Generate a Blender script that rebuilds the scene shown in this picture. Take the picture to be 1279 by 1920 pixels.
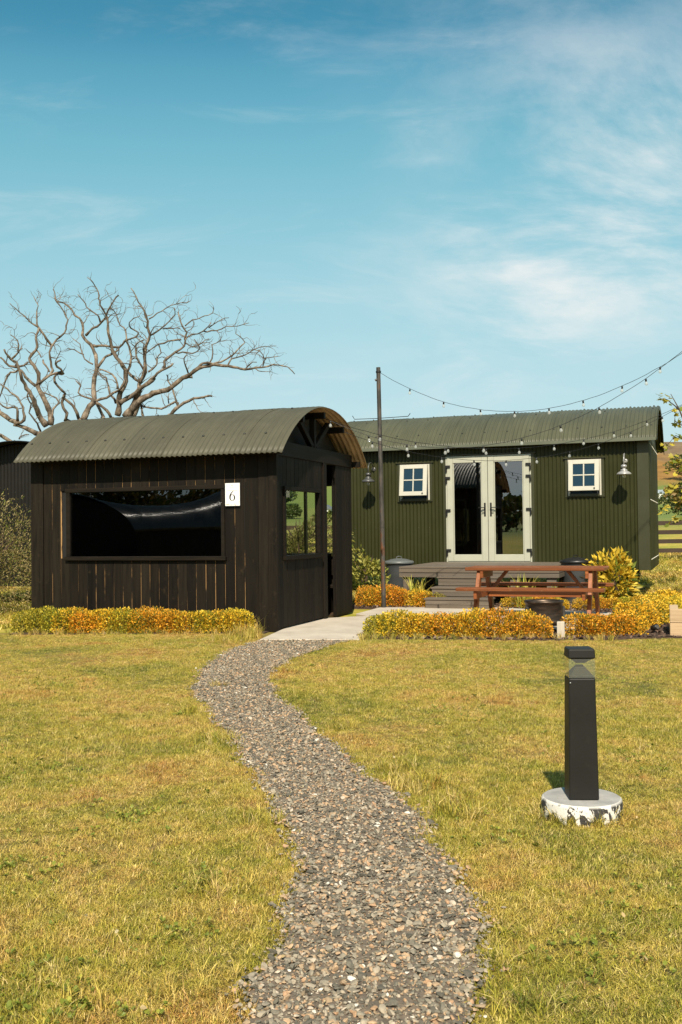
import bpy, math, random
import numpy as np
from mathutils import Vector, Matrix, Euler

for o in list(bpy.data.objects):
    bpy.data.objects.remove(o)
SC = bpy.context.scene
COL = SC.collection
R = math.radians
rng = np.random.default_rng(11)
random.seed(11)

# ------------------------------------------------------------------ camera
cd = bpy.data.cameras.new('camera')
cd.sensor_fit = 'VERTICAL'
cd.sensor_height = 36.0
cd.sensor_width = 24.0
cd.lens = 35.0
cd.clip_start = 0.05
cd.clip_end = 6000
cam = bpy.data.objects.new('camera', cd)
COL.objects.link(cam)
cam.matrix_world = (Matrix.Translation((0, 0, 1.3)) @ Matrix.Rotation(R(91.1), 4, 'X')
                    @ Matrix.Rotation(R(-0.65), 4, 'Z'))
SC.camera = cam

# ------------------------------------------------------------------ world, sun, exposure
SUN_AZ, SUN_EL = 182.5, 45.5        # clockwise from +Y
to_sun = Vector((math.sin(R(SUN_AZ)) * math.cos(R(SUN_EL)), math.cos(R(SUN_AZ)) * math.cos(R(SUN_EL)), math.sin(R(SUN_EL))))
w = bpy.data.worlds.new('World')
SC.world = w
w.use_nodes = True
nt = w.node_tree
nt.nodes.clear()
def wn(t, **k):
    n = nt.nodes.new(t)
    for a, b in k.items():
        setattr(n, a, b)
    return n
def wmath(op, a, b=None, clamp=False):
    n = wn('ShaderNodeMath', operation=op, use_clamp=clamp)
    for i, v in enumerate((a, b)):
        if v is None:
            continue
        if isinstance(v, (int, float)):
            n.inputs[i].default_value = v
        else:
            nt.links.new(v, n.inputs[i])
    return n.outputs[0]
sky = wn('ShaderNodeTexSky', sky_type='NISHITA')
sky.sun_disc = False
sky.sun_elevation = R(SUN_EL)
sky.sun_rotation = R(SUN_AZ)
sky.altitude = 50
sky.air_density = 1.0
sky.dust_density = 0.6
sky.ozone_density = 1.2
EXPO = 0.5
pre = wn('ShaderNodeVectorMath', operation='SCALE')
pre.inputs[3].default_value = 0.1
nt.links.new(sky.outputs[0], pre.inputs[0])
# film-like grade of the sky: teal overhead, paling early towards the horizon
crv = wn('ShaderNodeRGBCurve')
for ch, xs_, ys_ in ((0, (.119, .138, .167, .211, .284, .432, 1.0), (.058, .115, .200, .300, .408, .515, .70)),
                     (1, (.195, .225, .268, .333, .434, .608, 1.0), (.266, .385, .505, .600, .685, .750, .84)),
                     (2, (.338, .380, .440, .521, .626, .741, 1.0), (.413, .530, .628, .705, .766, .805, .87))):
    c = crv.mapping.curves[ch]
    c.points[0].location = (0, 0)
    c.points[1].location = (xs_[-1], ys_[-1])
    for x_, y_ in zip(xs_[:-1], ys_[:-1]):
        c.points.new(x_, y_)
crv.mapping.update()
nt.links.new(pre.outputs[0], crv.inputs[1])
tint = wn('ShaderNodeMix', data_type='RGBA', blend_type='MULTIPLY')
tint.inputs[0].default_value = 1.0
nt.links.new(crv.outputs[0], tint.inputs[6])
k_ = 10.0 / 2 ** EXPO
tint.inputs[7].default_value = (k_, k_, k_, 1)
tc = wn('ShaderNodeTexCoord')
sep = wn('ShaderNodeSeparateXYZ')
nt.links.new(tc.outputs['Generated'], sep.inputs[0])
zc = wmath('ADD', wmath('MAXIMUM', sep.outputs[2], 0.0), 0.42)
px = wmath('DIVIDE', sep.outputs[0], zc)
py = wmath('DIVIDE', sep.outputs[1], zc)
cmb = wn('ShaderNodeCombineXYZ')
nt.links.new(px, cmb.inputs[0])
nt.links.new(py, cmb.inputs[1])
def wnoise(scale, loc, rot, stretch, detail, rough, dist=0.0):
    mp = wn('ShaderNodeMapping')
    mp.inputs['Location'].default_value = loc
    mp.inputs['Rotation'].default_value = rot
    mp.inputs['Scale'].default_value = stretch
    nt.links.new(cmb.outputs[0], mp.inputs[0])
    n = wn('ShaderNodeTexNoise')
    n.inputs['Scale'].default_value = scale
    n.inputs['Detail'].default_value = detail
    n.inputs['Roughness'].default_value = rough
    n.inputs['Distortion'].default_value = dist
    nt.links.new(mp.outputs[0], n.inputs['Vector'])
    return n.outputs[0]
def wramp(v, a, b):
    n = wn('ShaderNodeMapRange', interpolation_type='SMOOTHSTEP')
    n.inputs[1].default_value = a
    n.inputs[2].default_value = b
    nt.links.new(v, n.inputs[0])
    return n.outputs[0]
CLOUD_LOC = (0.0, 2.0, 0.0)
big = wramp(wnoise(0.85, CLOUD_LOC, (0, 0, 0), (1, 1, 1), 1.5, 0.45), 0.47, 0.63)
wisp = wramp(wnoise(2.4, (3.1, 7.7, 2.0), (0, 0, R(28)), (1.0, 1.6, 1), 10, 0.63, 0.35), 0.42, 0.72)
wisp2 = wramp(wnoise(3.4, (9.1, 2.7, 5.0), (0, 0, R(-18)), (0.9, 2.6, 1), 9, 0.62, 0.6), 0.50, 0.86)
cover = wmath('ADD', wmath('MULTIPLY', big, wmath('ADD', wmath('MULTIPLY', wisp, 1.05), 0.0)), wmath('MULTIPLY', wisp2, 0.34), True)
cover = wmath('MULTIPLY', cover, 0.95)
mixc = wn('ShaderNodeMix', data_type='RGBA')
nt.links.new(cover, mixc.inputs[0])
nt.links.new(tint.outputs[2], mixc.inputs[6])
mixc.inputs[7].default_value = (.90 * k_, .91 * k_, .90 * k_, 1)
bg = wn('ShaderNodeBackground')
bg.inputs[1].default_value = 0.1
nt.links.new(mixc.outputs[2], bg.inputs[0])
wo = wn('ShaderNodeOutputWorld')
nt.links.new(bg.outputs[0], wo.inputs[0])

sd = bpy.data.lights.new('sun', 'SUN')
sd.energy = 4.8
sd.angle = R(0.53)
sd.color = (1.0, 0.90, 0.74)
sun = bpy.data.objects.new('sun', sd)
COL.objects.link(sun)
sun.rotation_euler = (-to_sun).to_track_quat('-Z', 'Y').to_euler()
sun.location = (5, -20, 30)

SC.view_settings.view_transform = 'Standard'
SC.view_settings.look = 'None'
SC.view_settings.gamma = 1
SC.view_settings.exposure = EXPO
SC.view_settings.use_curve_mapping = False

# ------------------------------------------------------------------ helpers
def tag(o, label=None, cat=None, group=None, kind=None):
    if label: o['label'] = label
    if cat: o['category'] = cat
    if group: o['group'] = group
    if kind: o['kind'] = kind
    return o
def thing(name, label, cat, loc=(0, 0, 0), rz=0.0, group=None):
    o = bpy.data.objects.new(name, None)
    COL.objects.link(o)
    o.empty_display_size = 0.2
    o.location = loc
    o.rotation_euler = (0, 0, rz)
    return tag(o, label, cat, group)
def link(name, me, parent=None, loc=None, rot=None, scale=None):
    o = bpy.data.objects.new(name, me)
    COL.objects.link(o)
    if parent is not None: o.parent = parent
    if loc is not None: o.location = loc
    if rot is not None: o.rotation_euler = rot
    if scale is not None: o.scale = scale
    return o

class MB:
    def __init__(s):
        s.v, s.f, s.m, s.sm = [], [], [], []
        s.cur, s.smooth = 0, False
    def add(s, vs, fs):
        b = len(s.v)
        s.v += [tuple(p) for p in vs]
        for f in fs:
            s.f.append(tuple(i + b for i in f))
            s.m.append(s.cur)
            s.sm.append(s.smooth)
        return s
    BF = [(0, 3, 2, 1), (4, 5, 6, 7), (0, 1, 5, 4), (1, 2, 6, 5), (2, 3, 7, 6), (3, 0, 4, 7)]
    def box(s, x0, x1, y0, y1, z0, z1):
        return s.add([(x0, y0, z0), (x1, y0, z0), (x1, y1, z0), (x0, y1, z0), (x0, y0, z1), (x1, y0, z1), (x1, y1, z1), (x0, y1, z1)], MB.BF)
    def frustum(s, hw0, hw1, z0, z1, cx=0, cy=0):
        return s.add([(cx - hw0, cy - hw0, z0), (cx + hw0, cy - hw0, z0), (cx + hw0, cy + hw0, z0), (cx - hw0, cy + hw0, z0),
                      (cx - hw1, cy - hw1, z1), (cx + hw1, cy - hw1, z1), (cx + hw1, cy + hw1, z1), (cx - hw1, cy + hw1, z1)], MB.BF)
    def bar(s, p, q, wd, ht, side=(0, 1, 0)):
        p, q = Vector(p), Vector(q)
        d = (q - p).normalized()
        a = Vector(side)
        a = (a - d * a.dot(d)).normalized()
        b = d.cross(a)
        a = a * wd / 2
        b = b * ht / 2
        return s.add([p - a - b, p + a - b, p + a + b, p - a + b, q - a - b, q + a - b, q + a + b, q - a + b], MB.BF)
    def tube(s, pts, rad, n=8, cap=True):
        pts = [Vector(p) for p in pts]
        if not hasattr(rad, '__len__'):
            rad = [rad] * len(pts)
        vs, fs = [], []
        up = Vector((0.31, 0.17, 0.93))
        pa = None
        for i, p in enumerate(pts):
            d = (pts[min(i + 1, len(pts) - 1)] - pts[max(i - 1, 0)])
            d = d.normalized() if d.length > 1e-9 else Vector((0, 0, 1))
            a = pa if pa is not None else up
            a = a - d * a.dot(d)
            if a.length < 1e-4:
                a = d.orthogonal()
            a.normalize()
            pa = a
            b = d.cross(a)
            for k in range(n):
                t = 2 * math.pi * k / n
                vs.append(p + (a * math.cos(t) + b * math.sin(t)) * rad[i])
        for i in range(len(pts) - 1):
            for k in range(n):
                k2 = (k + 1) % n
                fs.append((i * n + k, i * n + k2, (i + 1) * n + k2, (i + 1) * n + k))
        if cap:
            fs.append(tuple(range(n - 1, -1, -1)))
            fs.append(tuple((len(pts) - 1) * n + k for k in range(n)))
        return s.add(vs, fs)
    def lathe(s, prof, n=20, c=(0, 0, 0)):
        vs, fs = [], []
        for r, z in prof:
            for k in range(n):
                t = 2 * math.pi * k / n
                vs.append((c[0] + r * math.cos(t), c[1] + r * math.sin(t), c[2] + z))
        for i in range(len(prof) - 1):
            for k in range(n):
                k2 = (k + 1) % n
                fs.append((i * n + k, i * n + k2, (i + 1) * n + k2, (i + 1) * n + k))
        return s.add(vs, fs)
    def mesh(s, name, mats):
        me = bpy.data.meshes.new(name)
        me.from_pydata(s.v, [], s.f)
        for m in mats:
            me.materials.append(m)
        me.polygons.foreach_set('material_index', s.m)
        me.polygons.foreach_set('use_smooth', s.sm)
        me.update()
        return me
    def build(s, name, mats, parent=None, bevel=0.0, loc=None, rot=None, seg=1):
        if not isinstance(mats, (list, tuple)):
            mats = [mats]
        o = link(name, s.mesh(name, mats), parent, loc, rot)
        if bevel:
            b = o.modifiers.new('bevel', 'BEVEL')
            b.width = bevel
            b.segments = seg
            b.limit_method = 'ANGLE'
        return o
def box(*a):
    return MB().box(*a)
def np_mesh(name, V, F, mats, attrs=None, smooth=False):
    """V (n,3), F (m,k) arrays; attrs: dict name -> per-vertex floats"""
    me = bpy.data.meshes.new(name)
    V = np.asarray(V, np.float32); F = np.asarray(F, np.int32)
    k = F.shape[1]
    me.vertices.add(len(V)); me.vertices.foreach_set('co', V.ravel())
    me.loops.add(F.size); me.loops.foreach_set('vertex_index', F.ravel())
    me.polygons.add(len(F))
    me.polygons.foreach_set('loop_start', np.arange(0, F.size, k, dtype=np.int32))
    me.update(calc_edges=True)
    if smooth:
        me.polygons.foreach_set('use_smooth', np.ones(len(F), bool))
    for m in mats:
        me.materials.append(m)
    for a, d in (attrs or {}).items():
        at = me.attributes.new(a, 'FLOAT', 'POINT')
        at.data.foreach_set('value', np.asarray(d, np.float32))
    me.validate()
    return me

# ------------------------------------------------------------------ materials
class NM:
    """small wrapper to write node materials tersely"""
    def __init__(s, name):
        s.mat = bpy.data.materials.new(name)
        s.mat.use_nodes = True
        s.t = s.mat.node_tree
        s.b = s.t.nodes['Principled BSDF']
        s.out = s.t.nodes['Material Output']
        s._geo = s._tc = s._oi = None
    def n(s, ty, **k):
        x = s.t.nodes.new(ty)
        for a, b in k.items():
            setattr(x, a, b)
        return x
    def set(s, sock, v):
        if hasattr(v, 'is_output') or isinstance(v, bpy.types.NodeSocket):
            s.t.links.new(v, sock)
        else:
            if hasattr(sock.default_value, '__len__') and len(sock.default_value) == 4 and len(v) == 3:
                v = (*v, 1)
            sock.default_value = v
    def pos(s):
        if s._geo is None: s._geo = s.n('ShaderNodeNewGeometry')
        return s._geo.outputs['Position']
    def obj(s):
        if s._tc is None: s._tc = s.n('ShaderNodeTexCoord')
        return s._tc.outputs['Object']
    def oi(s, k='Random'):
        if s._oi is None: s._oi = s.n('ShaderNodeObjectInfo')
        return s._oi.outputs[k]
    def attr(s, nm):
        return s.n('ShaderNodeAttribute', attribute_name=nm).outputs['Fac']
    def map(s, vec, scale=(1, 1, 1), loc=None, rot=(0, 0, 0)):
        m = s.n('ShaderNodeMapping')
        s.set(m.inputs[0], vec)
        m.inputs['Scale'].default_value = scale
        m.inputs['Rotation'].default_value = rot
        if loc is not None: s.set(m.inputs['Location'], loc)
        return m.outputs[0]
    def noise(s, vec, scale, detail=4, rough=0.55, dist=0.0):
        x = s.n('ShaderNodeTexNoise')
        s.set(x.inputs['Vector'], vec)
        x.inputs['Scale'].default_value = scale
        x.inputs['Detail'].default_value = detail
        x.inputs['Roughness'].default_value = rough
        x.inputs['Distortion'].default_value = dist
        return x.outputs[0]
    def rng(s, v, a, b, c=0.0, d=1.0):
        x = s.n('ShaderNodeMapRange')
        s.set(x.inputs[0], v)
        for i, q in enumerate((a, b, c, d)): x.inputs[i + 1].default_value = q
        return x.outputs[0]
    def math(s, op, a, b=0.0, clamp=False):
        x = s.n('ShaderNodeMath', operation=op, use_clamp=clamp)
        s.set(x.inputs[0], a); s.set(x.inputs[1], b)
        return x.outputs[0]
    def mix(s, f, a, b, mode='MIX'):
        x = s.n('ShaderNodeMix', data_type='RGBA', blend_type=mode)
        s.set(x.inputs[0], f); s.set(x.inputs[6], a); s.set(x.inputs[7], b)
        return x.outputs[2]
    def ramp(s, v, stops, const=False):
        x = s.n('ShaderNodeValToRGB')
        e = x.color_ramp.elements
        while len(e) < len(stops): e.new(0.5)
        for q, (p, c) in zip(e, stops):
            q.position = p; q.color = (*c, 1)
        if const: x.color_ramp.interpolation = 'CONSTANT'
        s.set(x.inputs[0], v)
        return x.outputs[0]
    def bump(s, h, strength, dist=0.01):
        x = s.n('ShaderNodeBump')
        s.set(x.inputs['Height'], h)
        x.inputs['Strength'].default_value = strength
        x.inputs['Distance'].default_value = dist
        s.t.links.new(x.outputs[0], s.b.inputs['Normal'])
    def fin(s, col=None, rough=None, metal=None, spec=None):
        for k, v in (('Base Color', col), ('Roughness', rough), ('Metallic', metal), ('Specular IOR Level', spec)):
            if v is not None: s.set(s.b.inputs[k], v)
        return s.mat

def m_paint(name, col, rough=0.5, var=0.18, scale=3.0, metal=0.0, dirt=None, dirt_amt=0.25, orand=0.0, bump=0.0, spec=0.5, streak=0.0):
    m = NM(name)
    p = m.obj()
    n1 = m.noise(p, scale, 6, 0.6)
    c = m.mix(m.rng(n1, 0.3, 0.7), [x * (1 - var) for x in col], [x * (1 + var) for x in col])
    if dirt is not None:
        n2 = m.noise(p, scale * 4.7, 8, 0.7)
        c = m.mix(m.rng(n2, 0.56, 0.74, 0, dirt_amt), c, dirt)
    if streak:                                            # rain streaks and chalking that run down the sheet
        n3 = m.noise(m.map(p, (13, 0.55, 0.55)), 1.4, 6, 0.65)
        c = m.mix(1.0, c, m.ramp(n3, [(0.32, (1 - streak,) * 3), (0.68, (1 + streak,) * 3)]), 'MULTIPLY')
        n4 = m.noise(m.map(p, (22, 1.6, 1.6)), 1.1, 4, 0.7)
        c = m.mix(m.rng(n4, 0.66, 0.80, 0, 0.35), c, (0.10, 0.062, 0.035, 1))
    if orand:
        c = m.mix(1.0, c, m.ramp(m.oi(), [(0, (1 - orand,) * 3), (1, (1 + orand,) * 3)]), 'MULTIPLY')
    if bump:
        m.bump(m.noise(p, scale * 20, 5, 0.65), bump, 0.004)
    return m.fin(c, m.rng(n1, 0.3, 0.7, rough - 0.07, rough + 0.09), metal, spec)

def m_wood(name, dark, light, rough=0.6, axis=2, orand=0.25, wear=None, wear_amt=0.0, fine=60.0, spec=0.4):
    """grain runs along the given object axis"""
    m = NM(name)
    sc = [14.0, 14.0, 14.0]; sc[axis] = 0.9
    r = m.oi()
    off = m.n('ShaderNodeCombineXYZ')
    for i, k in enumerate((17.0, 31.0, 53.0)):
        m.set(off.inputs[i], m.math('MULTIPLY', r, k))
    p = m.map(m.obj(), tuple(sc), off.outputs[0])
    g = m.noise(p, 1.6, 7, 0.62, 0.6)
    sc2 = [fine * 1.8] * 3; sc2[axis] = 3.0
    g2 = m.noise(m.map(m.obj(), tuple(sc2), off.outputs[0]), 1.0, 4, 0.6)
    v = m.math('ADD', m.math('MULTIPLY', g, 0.7), m.math('MULTIPLY', g2, 0.3))
    c = m.mix(m.rng(v, 0.34, 0.66), dark, light)
    c = m.mix(1.0, c, m.ramp(r, [(0, (1 - orand,) * 3), (0.5, (1, 0.97, 0.93)), (1, (1 + orand,) * 3)]), 'MULTIPLY')
    if wear is not None:
        k = m.n('ShaderNodeTexVoronoi', feature='DISTANCE_TO_EDGE') if False else None
        n3 = m.noise(m.map(m.obj(), (6, 6, 6), off.outputs[0]), 1.3, 8, 0.7)
        c = m.mix(m.rng(n3, 0.60, 0.78, 0, wear_amt), c, wear)
    m.bump(v, 0.35, 0.003)
    return m.fin(c, m.rng(v, 0.3, 0.7, rough - 0.1, rough + 0.1), 0.0, spec)

def m_glass(name, tintc=(0.9, 0.93, 0.92), refl=0.06, rough=0.0, haze=0.0, fres=1.5, glc=(0.95, 0.97, 1, 1)):
    m = NM(name)
    m.t.nodes.remove(m.b)
    tr = m.n('ShaderNodeBsdfTransparent'); tr.inputs[0].default_value = (*tintc, 1)
    gl = m.n('ShaderNodeBsdfGlossy'); gl.inputs['Roughness'].default_value = rough
    gl.inputs[0].default_value = glc
    fr = m.n('ShaderNodeFresnel'); fr.inputs[0].default_value = fres
    bf = m.n('ShaderNodeNewGeometry').outputs['Backfacing']
    f = m.math('MULTIPLY', m.math('ADD', fr.outputs[0], refl, True), m.math('SUBTRACT', 1.0, bf))
    mx = m.n('ShaderNodeMixShader')
    m.set(mx.inputs[0], f); m.t.links.new(tr.outputs[0], mx.inputs[1]); m.t.links.new(gl.outputs[0], mx.inputs[2])
    o = mx.outputs[0]
    if haze:
        df = m.n('ShaderNodeBsdfDiffuse'); df.inputs[0].default_value = (0.75, 0.77, 0.75, 1)
        m2 = m.n('ShaderNodeMixShader'); m2.inputs[0].default_value = haze
        m.t.links.new(o, m2.inputs[1]); m.t.links.new(df.outputs[0], m2.inputs[2]); o = m2.outputs[0]
    m.t.links.new(o, m.out.inputs[0])
    return m.mat

def m_leaf(name, a=None, b=(0.10, 0.14, 0.02), thr=0.62, trans=0.35, rough=0.5, hue=0.25):
    """leaf colour: the object's own colour (or a) on most leaves, b on the rest"""
    m = NM(name)
    v = m.attr('v')
    base = m.oi('Color') if a is None else None
    if base is None:
        rgb = m.n('ShaderNodeRGB'); rgb.outputs[0].default_value = (*a, 1); base = rgb.outputs[0]
    c = m.mix(m.rng(v, thr - 0.12, thr + 0.12), base, b)
    c = m.mix(1.0, c, m.ramp(m.attr('u'), [(0, (1 - hue,) * 3), (0.5, (1, 1, 1)), (1, (1 + hue, 1 + hue * 0.9, 1 + hue * 0.4))]), 'MULTIPLY')
    m.fin(c, rough, 0.0, 0.35)
    tr = m.n('ShaderNodeBsdfTranslucent')
    m.set(tr.inputs[0], m.mix(1.0, c, (1.0, 0.95, 0.55, 1), 'MULTIPLY'))
    mx = m.n('ShaderNodeMixShader'); mx.inputs[0].default_value = trans
    m.t.links.new(m.b.outputs[0], mx.inputs[1]); m.t.links.new(tr.outputs[0], mx.inputs[2])
    m.t.links.new(mx.outputs[0], m.out.inputs[0])
    return m.mat

M = {}
M['char'] = m_wood('charred_board', (0.0045, 0.0034, 0.0022), (0.0160, 0.0116, 0.0070), 0.66, 2, 0.42, (0.055, 0.036, 0.018), 0.7, spec=0.16)
M['charH'] = m_wood('charred_rail', (0.0050, 0.0036, 0.0022), (0.0150, 0.0108, 0.0064), 0.62, 0, 0.3, (0.042, 0.027, 0.013), 0.4, spec=0.18)
M['charY'] = m_wood('charred_beam', (0.0050, 0.0036, 0.0022), (0.0145, 0.0105, 0.0062), 0.64, 1, 0.3, spec=0.16)
def m_tongue():
    m = NM('bare_pine_tongue')
    n = m.noise(m.map(m.pos(), (9, 9, 1.1)), 1.0, 5, 0.7)
    c = m.mix(m.rng(n, 0.455, 0.52), (0.012, 0.009, 0.006, 1), (0.40, 0.225, 0.085, 1))
    return m.fin(c, 0.7)
M['tongue'] = m_tongue()
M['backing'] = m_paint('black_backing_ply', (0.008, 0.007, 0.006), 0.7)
M['hut_roof'] = m_paint('grey_green_roof_paint', (0.082, 0.076, 0.050), 0.50, 0.10, 1.3, dirt=(0.16, 0.15, 0.12), dirt_amt=0.18, orand=0.09, spec=0.25, streak=0.14)
M['hut_under'] = m_paint('tan_roof_underside', (0.36, 0.245, 0.125), 0.55, 0.15, 4.0, dirt=(0.2, 0.11, 0.05), dirt_amt=0.3)
M['bolt'] = m_paint('dark_bolt_cap', (0.02, 0.02, 0.018), 0.5)
M['olive'] = m_paint('olive_sheet_paint', (0.0265, 0.0275, 0.0075), 0.48, 0.10, 1.1, dirt=(0.07, 0.062, 0.03), dirt_amt=0.2, orand=0.05, spec=0.22)
M['olive_roof'] = m_paint('olive_grey_roof_paint', (0.078, 0.078, 0.047), 0.42, 0.10, 1.1, dirt=(0.13, 0.12, 0.09), dirt_amt=0.2, orand=0.09, spec=0.3, streak=0.14)
M['olive_trim'] = m_paint('olive_trim_paint', (0.033, 0.033, 0.011), 0.45, 0.08, 2)
M['gutter'] = m_paint('pale_green_gutter_paint', (0.105, 0.112, 0.075), 0.4, 0.08, 2)
M['cream'] = m_paint('sage_cream_paint', (0.40, 0.395, 0.315), 0.38, 0.05, 3, dirt=(0.4, 0.37, 0.27), dirt_amt=0.2)
M['ivory'] = m_paint('ivory_window_paint', (0.49, 0.465, 0.39), 0.38, 0.04, 4, dirt=(0.5, 0.46, 0.36), dirt_amt=0.2)
M['black'] = m_paint('black_ironwork', (0.010, 0.009, 0.0085), 0.42, 0.1, 8)
M['blacksheet'] = m_paint('black_sheet_paint', (0.010, 0.0088, 0.0075), 0.45, 0.1, 1.5, spec=0.2)
M['glossblack'] = m_paint('gloss_black_roof_paint', (0.075, 0.075, 0.075), 0.18, 0.03, 1.5, 0.9)
M['glass'] = m_glass('door_glass', (0.70, 0.68, 0.62), 0.17, 0.0)
M['glass_win'] = m_glass('window_glass', (0.20, 0.30, 0.36), 0.09, 0.0, glc=(0.55, 0.85, 1, 1))
M['perspex'] = m_glass('dark_perspex', (0.34, 0.33, 0.30), 0.06, 0.003, 0.0)
M['clear'] = m_glass('clear_pane', (0.94, 0.95, 0.93), 0.0, 0.0)
M['lens'] = m_glass('bollard_lens', (0.86, 0.88, 0.74), 0.04, 0.03, 0.075)
M['bulb'] = m_glass('bulb_glass', (0.9, 0.9, 0.88), 0.10, 0.05, 0.30)
M['steel'] = m_paint('galvanised_steel', (0.42, 0.43, 0.42), 0.38, 0.15, 6, 0.85)
M['lampgrey'] = m_paint('grey_lamp_enamel', (0.36, 0.35, 0.34), 0.32, 0.08, 8, 0.3)
M['inner_wood'] = m_wood('varnished_brown_lining', (0.05, 0.024, 0.010), (0.12, 0.058, 0.022), 0.4, 2, 0.2)
M['floor'] = m_wood('brown_floor', (0.04, 0.025, 0.014), (0.08, 0.05, 0.03), 0.5, 0, 0.2)
M['deck'] = m_wood('grey_brown_deck_board', (0.105, 0.083, 0.062), (0.150, 0.122, 0.094), 0.62, 0, 0.12, (0.22, 0.19, 0.15), 0.3)
M['table'] = m_wood('red_brown_stained_wood', (0.125, 0.036, 0.010), (0.30, 0.096, 0.027), 0.45, 0, 0.32, (0.40, 0.24, 0.13), 0.7)
M['tableZ'] = m_wood('red_brown_stained_post', (0.130, 0.038, 0.011), (0.32, 0.106, 0.032), 0.48, 2, 0.32, (0.42, 0.25, 0.14), 0.7)
M['pale_wood'] = m_wood('pale_sawn_timber', (0.40, 0.27, 0.15), (0.58, 0.42, 0.26), 0.7, 0, 0.12)
M['rail'] = m_wood('dark_fence_timber', (0.028, 0.016, 0.010), (0.062, 0.038, 0.024), 0.75, 0, 0.2)
M['stake'] = m_wood('bleached_stake', (0.42, 0.37, 0.30), (0.60, 0.54, 0.46), 0.8, 2, 0.1)
def m_rust():
    m = NM('rusty_scaffold_pole')
    p = m.map(m.pos(), (7, 7, 2.2))
    n = m.noise(p, 1.2, 8, 0.65)
    c = m.ramp(n, [(0.42, (0.040, 0.035, 0.030)), (0.55, (0.085, 0.073, 0.062)), (0.62, (0.12, 0.052, 0.024)), (0.74, (0.22, 0.085, 0.03))])
    m.bump(n, 0.3, 0.003)
    return m.fin(c, 0.6, 0.25)
M['rust'] = m_rust()
def m_drum():
    m = NM('fire_drum_steel')
    n = m.noise(m.map(m.obj(), (3, 3, 14)), 1.5, 6, 0.6)
    c = m.ramp(n, [(0.35, (0.035, 0.025, 0.018)), (0.55, (0.10, 0.07, 0.05)), (0.7, (0.19, 0.13, 0.09))])
    return m.fin(c, 0.42, 0.75)
M['drum'] = m_drum()
def m_concrete(name, a, b, sc=2.0):
    m = NM(name)
    p = m.pos()
    n = m.noise(p, sc, 8, 0.65)
    n2 = m.noise(p, sc * 30, 4, 0.6)
    c = m.mix(m.rng(n, 0.32, 0.68), a, b)
    c = m.mix(m.rng(n2, 0.55, 0.8, 0, 0.3), c, (0.20, 0.16, 0.12, 1))
    m.bump(n2, 0.3, 0.004)
    return m.fin(c, 0.85)
M['concrete'] = m_concrete('pale_concrete', (0.40, 0.335, 0.265, 1), (0.55, 0.475, 0.385, 1))
def m_soil(name, a, b, sc=6):
    m = NM(name)
    n = m.noise(m.pos(), sc, 8, 0.7)
    m.bump(n, 0.8, 0.03)
    return m.fin(m.mix(m.rng(n, 0.35, 0.65), a, b), 0.95)
M['mulch'] = m_soil('bark_mulch_soil', (0.030, 0.017, 0.010, 1), (0.095, 0.055, 0.033, 1), 9)
M['gravelbed'] = m_soil('gravel_bed', (0.10, 0.082, 0.062, 1), (0.24, 0.180, 0.125, 1), 14)
# lawn: one colour field shared by the sheet and the blades that grow from it
def lawn_colour(m, p):
    n1 = m.noise(p, 0.75, 5, 0.65, 0.4)
    n2 = m.noise(p, 3.6, 6, 0.7, 0.3)
    v = m.math('ADD', m.math('MULTIPLY', n1, 0.62), m.math('MULTIPLY', n2, 0.42))
    c = m.ramp(v, [(0.37, (0.115, 0.135, 0.014)), (0.44, (0.290, 0.270, 0.028)), (0.515, (0.475, 0.368, 0.054)), (0.57, (0.60, 0.400, 0.098)), (0.63, (0.50, 0.240, 0.056))])
    return c
def m_lawn():
    m = NM('lawn_soil_and_thatch')
    p = m.pos()
    c = m.mix(0.55, lawn_colour(m, p), (0.085, 0.052, 0.016, 1))
    n = m.noise(p, 45, 6, 0.7)
    c = m.mix(1.0, c, m.ramp(n, [(0.3, (0.55, 0.55, 0.55)), (0.7, (1.2, 1.2, 1.2))]), 'MULTIPLY')
    m.bump(n, 0.9, 0.03)
    return m.fin(c, 0.95)
M['lawn'] = m_lawn()
def m_blade():
    m = NM('grass_blades')
    p = m.pos()
    c = lawn_colour(m, p)
    r = m.oi()
    c = m.mix(m.rng(m.attr('v'), 0.3, 0.7, 0.1, 0.8), c, m.ramp(r, [(0, (0.058, 0.080, 0.008)), (0.25, (0.180, 0.200, 0.017)), (0.45, (0.47, 0.395, 0.055)), (0.7, (0.66, 0.50, 0.15)), (0.88, (0.76, 0.58, 0.27)), (1, (0.30, 0.115, 0.026))]))
    c = m.mix(1.0, c, m.ramp(m.attr('u'), [(0, (0.6, 0.6, 0.6)), (1, (1.4, 1.4, 1.4))]), 'MULTIPLY')
    m.fin(c, 0.5, 0, 0.35)
    tr = m.n('ShaderNodeBsdfTranslucent'); m.set(tr.inputs[0], c)
    mx = m.n('ShaderNodeMixShader'); mx.inputs[0].default_value = 0.18
    m.t.links.new(m.b.outputs[0], mx.inputs[1]); m.t.links.new(tr.outputs[0], mx.inputs[2])
    m.t.links.new(mx.outputs[0], m.out.inputs[0])
    return m.mat
M['blade'] = m_blade()
def m_stone():
    m = NM('path_chippings')
    r = m.oi()
    c = m.ramp(r, [(0, (0.095, 0.089, 0.076)), (0.14, (0.150, 0.139, 0.116)), (0.34, (0.225, 0.203, 0.168)), (0.52, (0.29, 0.222, 0.155)), (0.63, (0.36, 0.235, 0.150)),
                   (0.71, (0.31, 0.272, 0.22)), (0.87, (0.40, 0.285, 0.19)), (0.95, (0.43, 0.37, 0.31)), (0.992, (0.58, 0.56, 0.52))], True)
    n = m.noise(m.obj(), 1.4, 5, 0.65)
    c = m.mix(1.0, c, m.ramp(n, [(0.3, (0.84, 0.80, 0.73)), (0.7, (1.36, 1.28, 1.14))]), 'MULTIPLY')
    return m.fin(c, 0.78, 0, 0.22)
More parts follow.
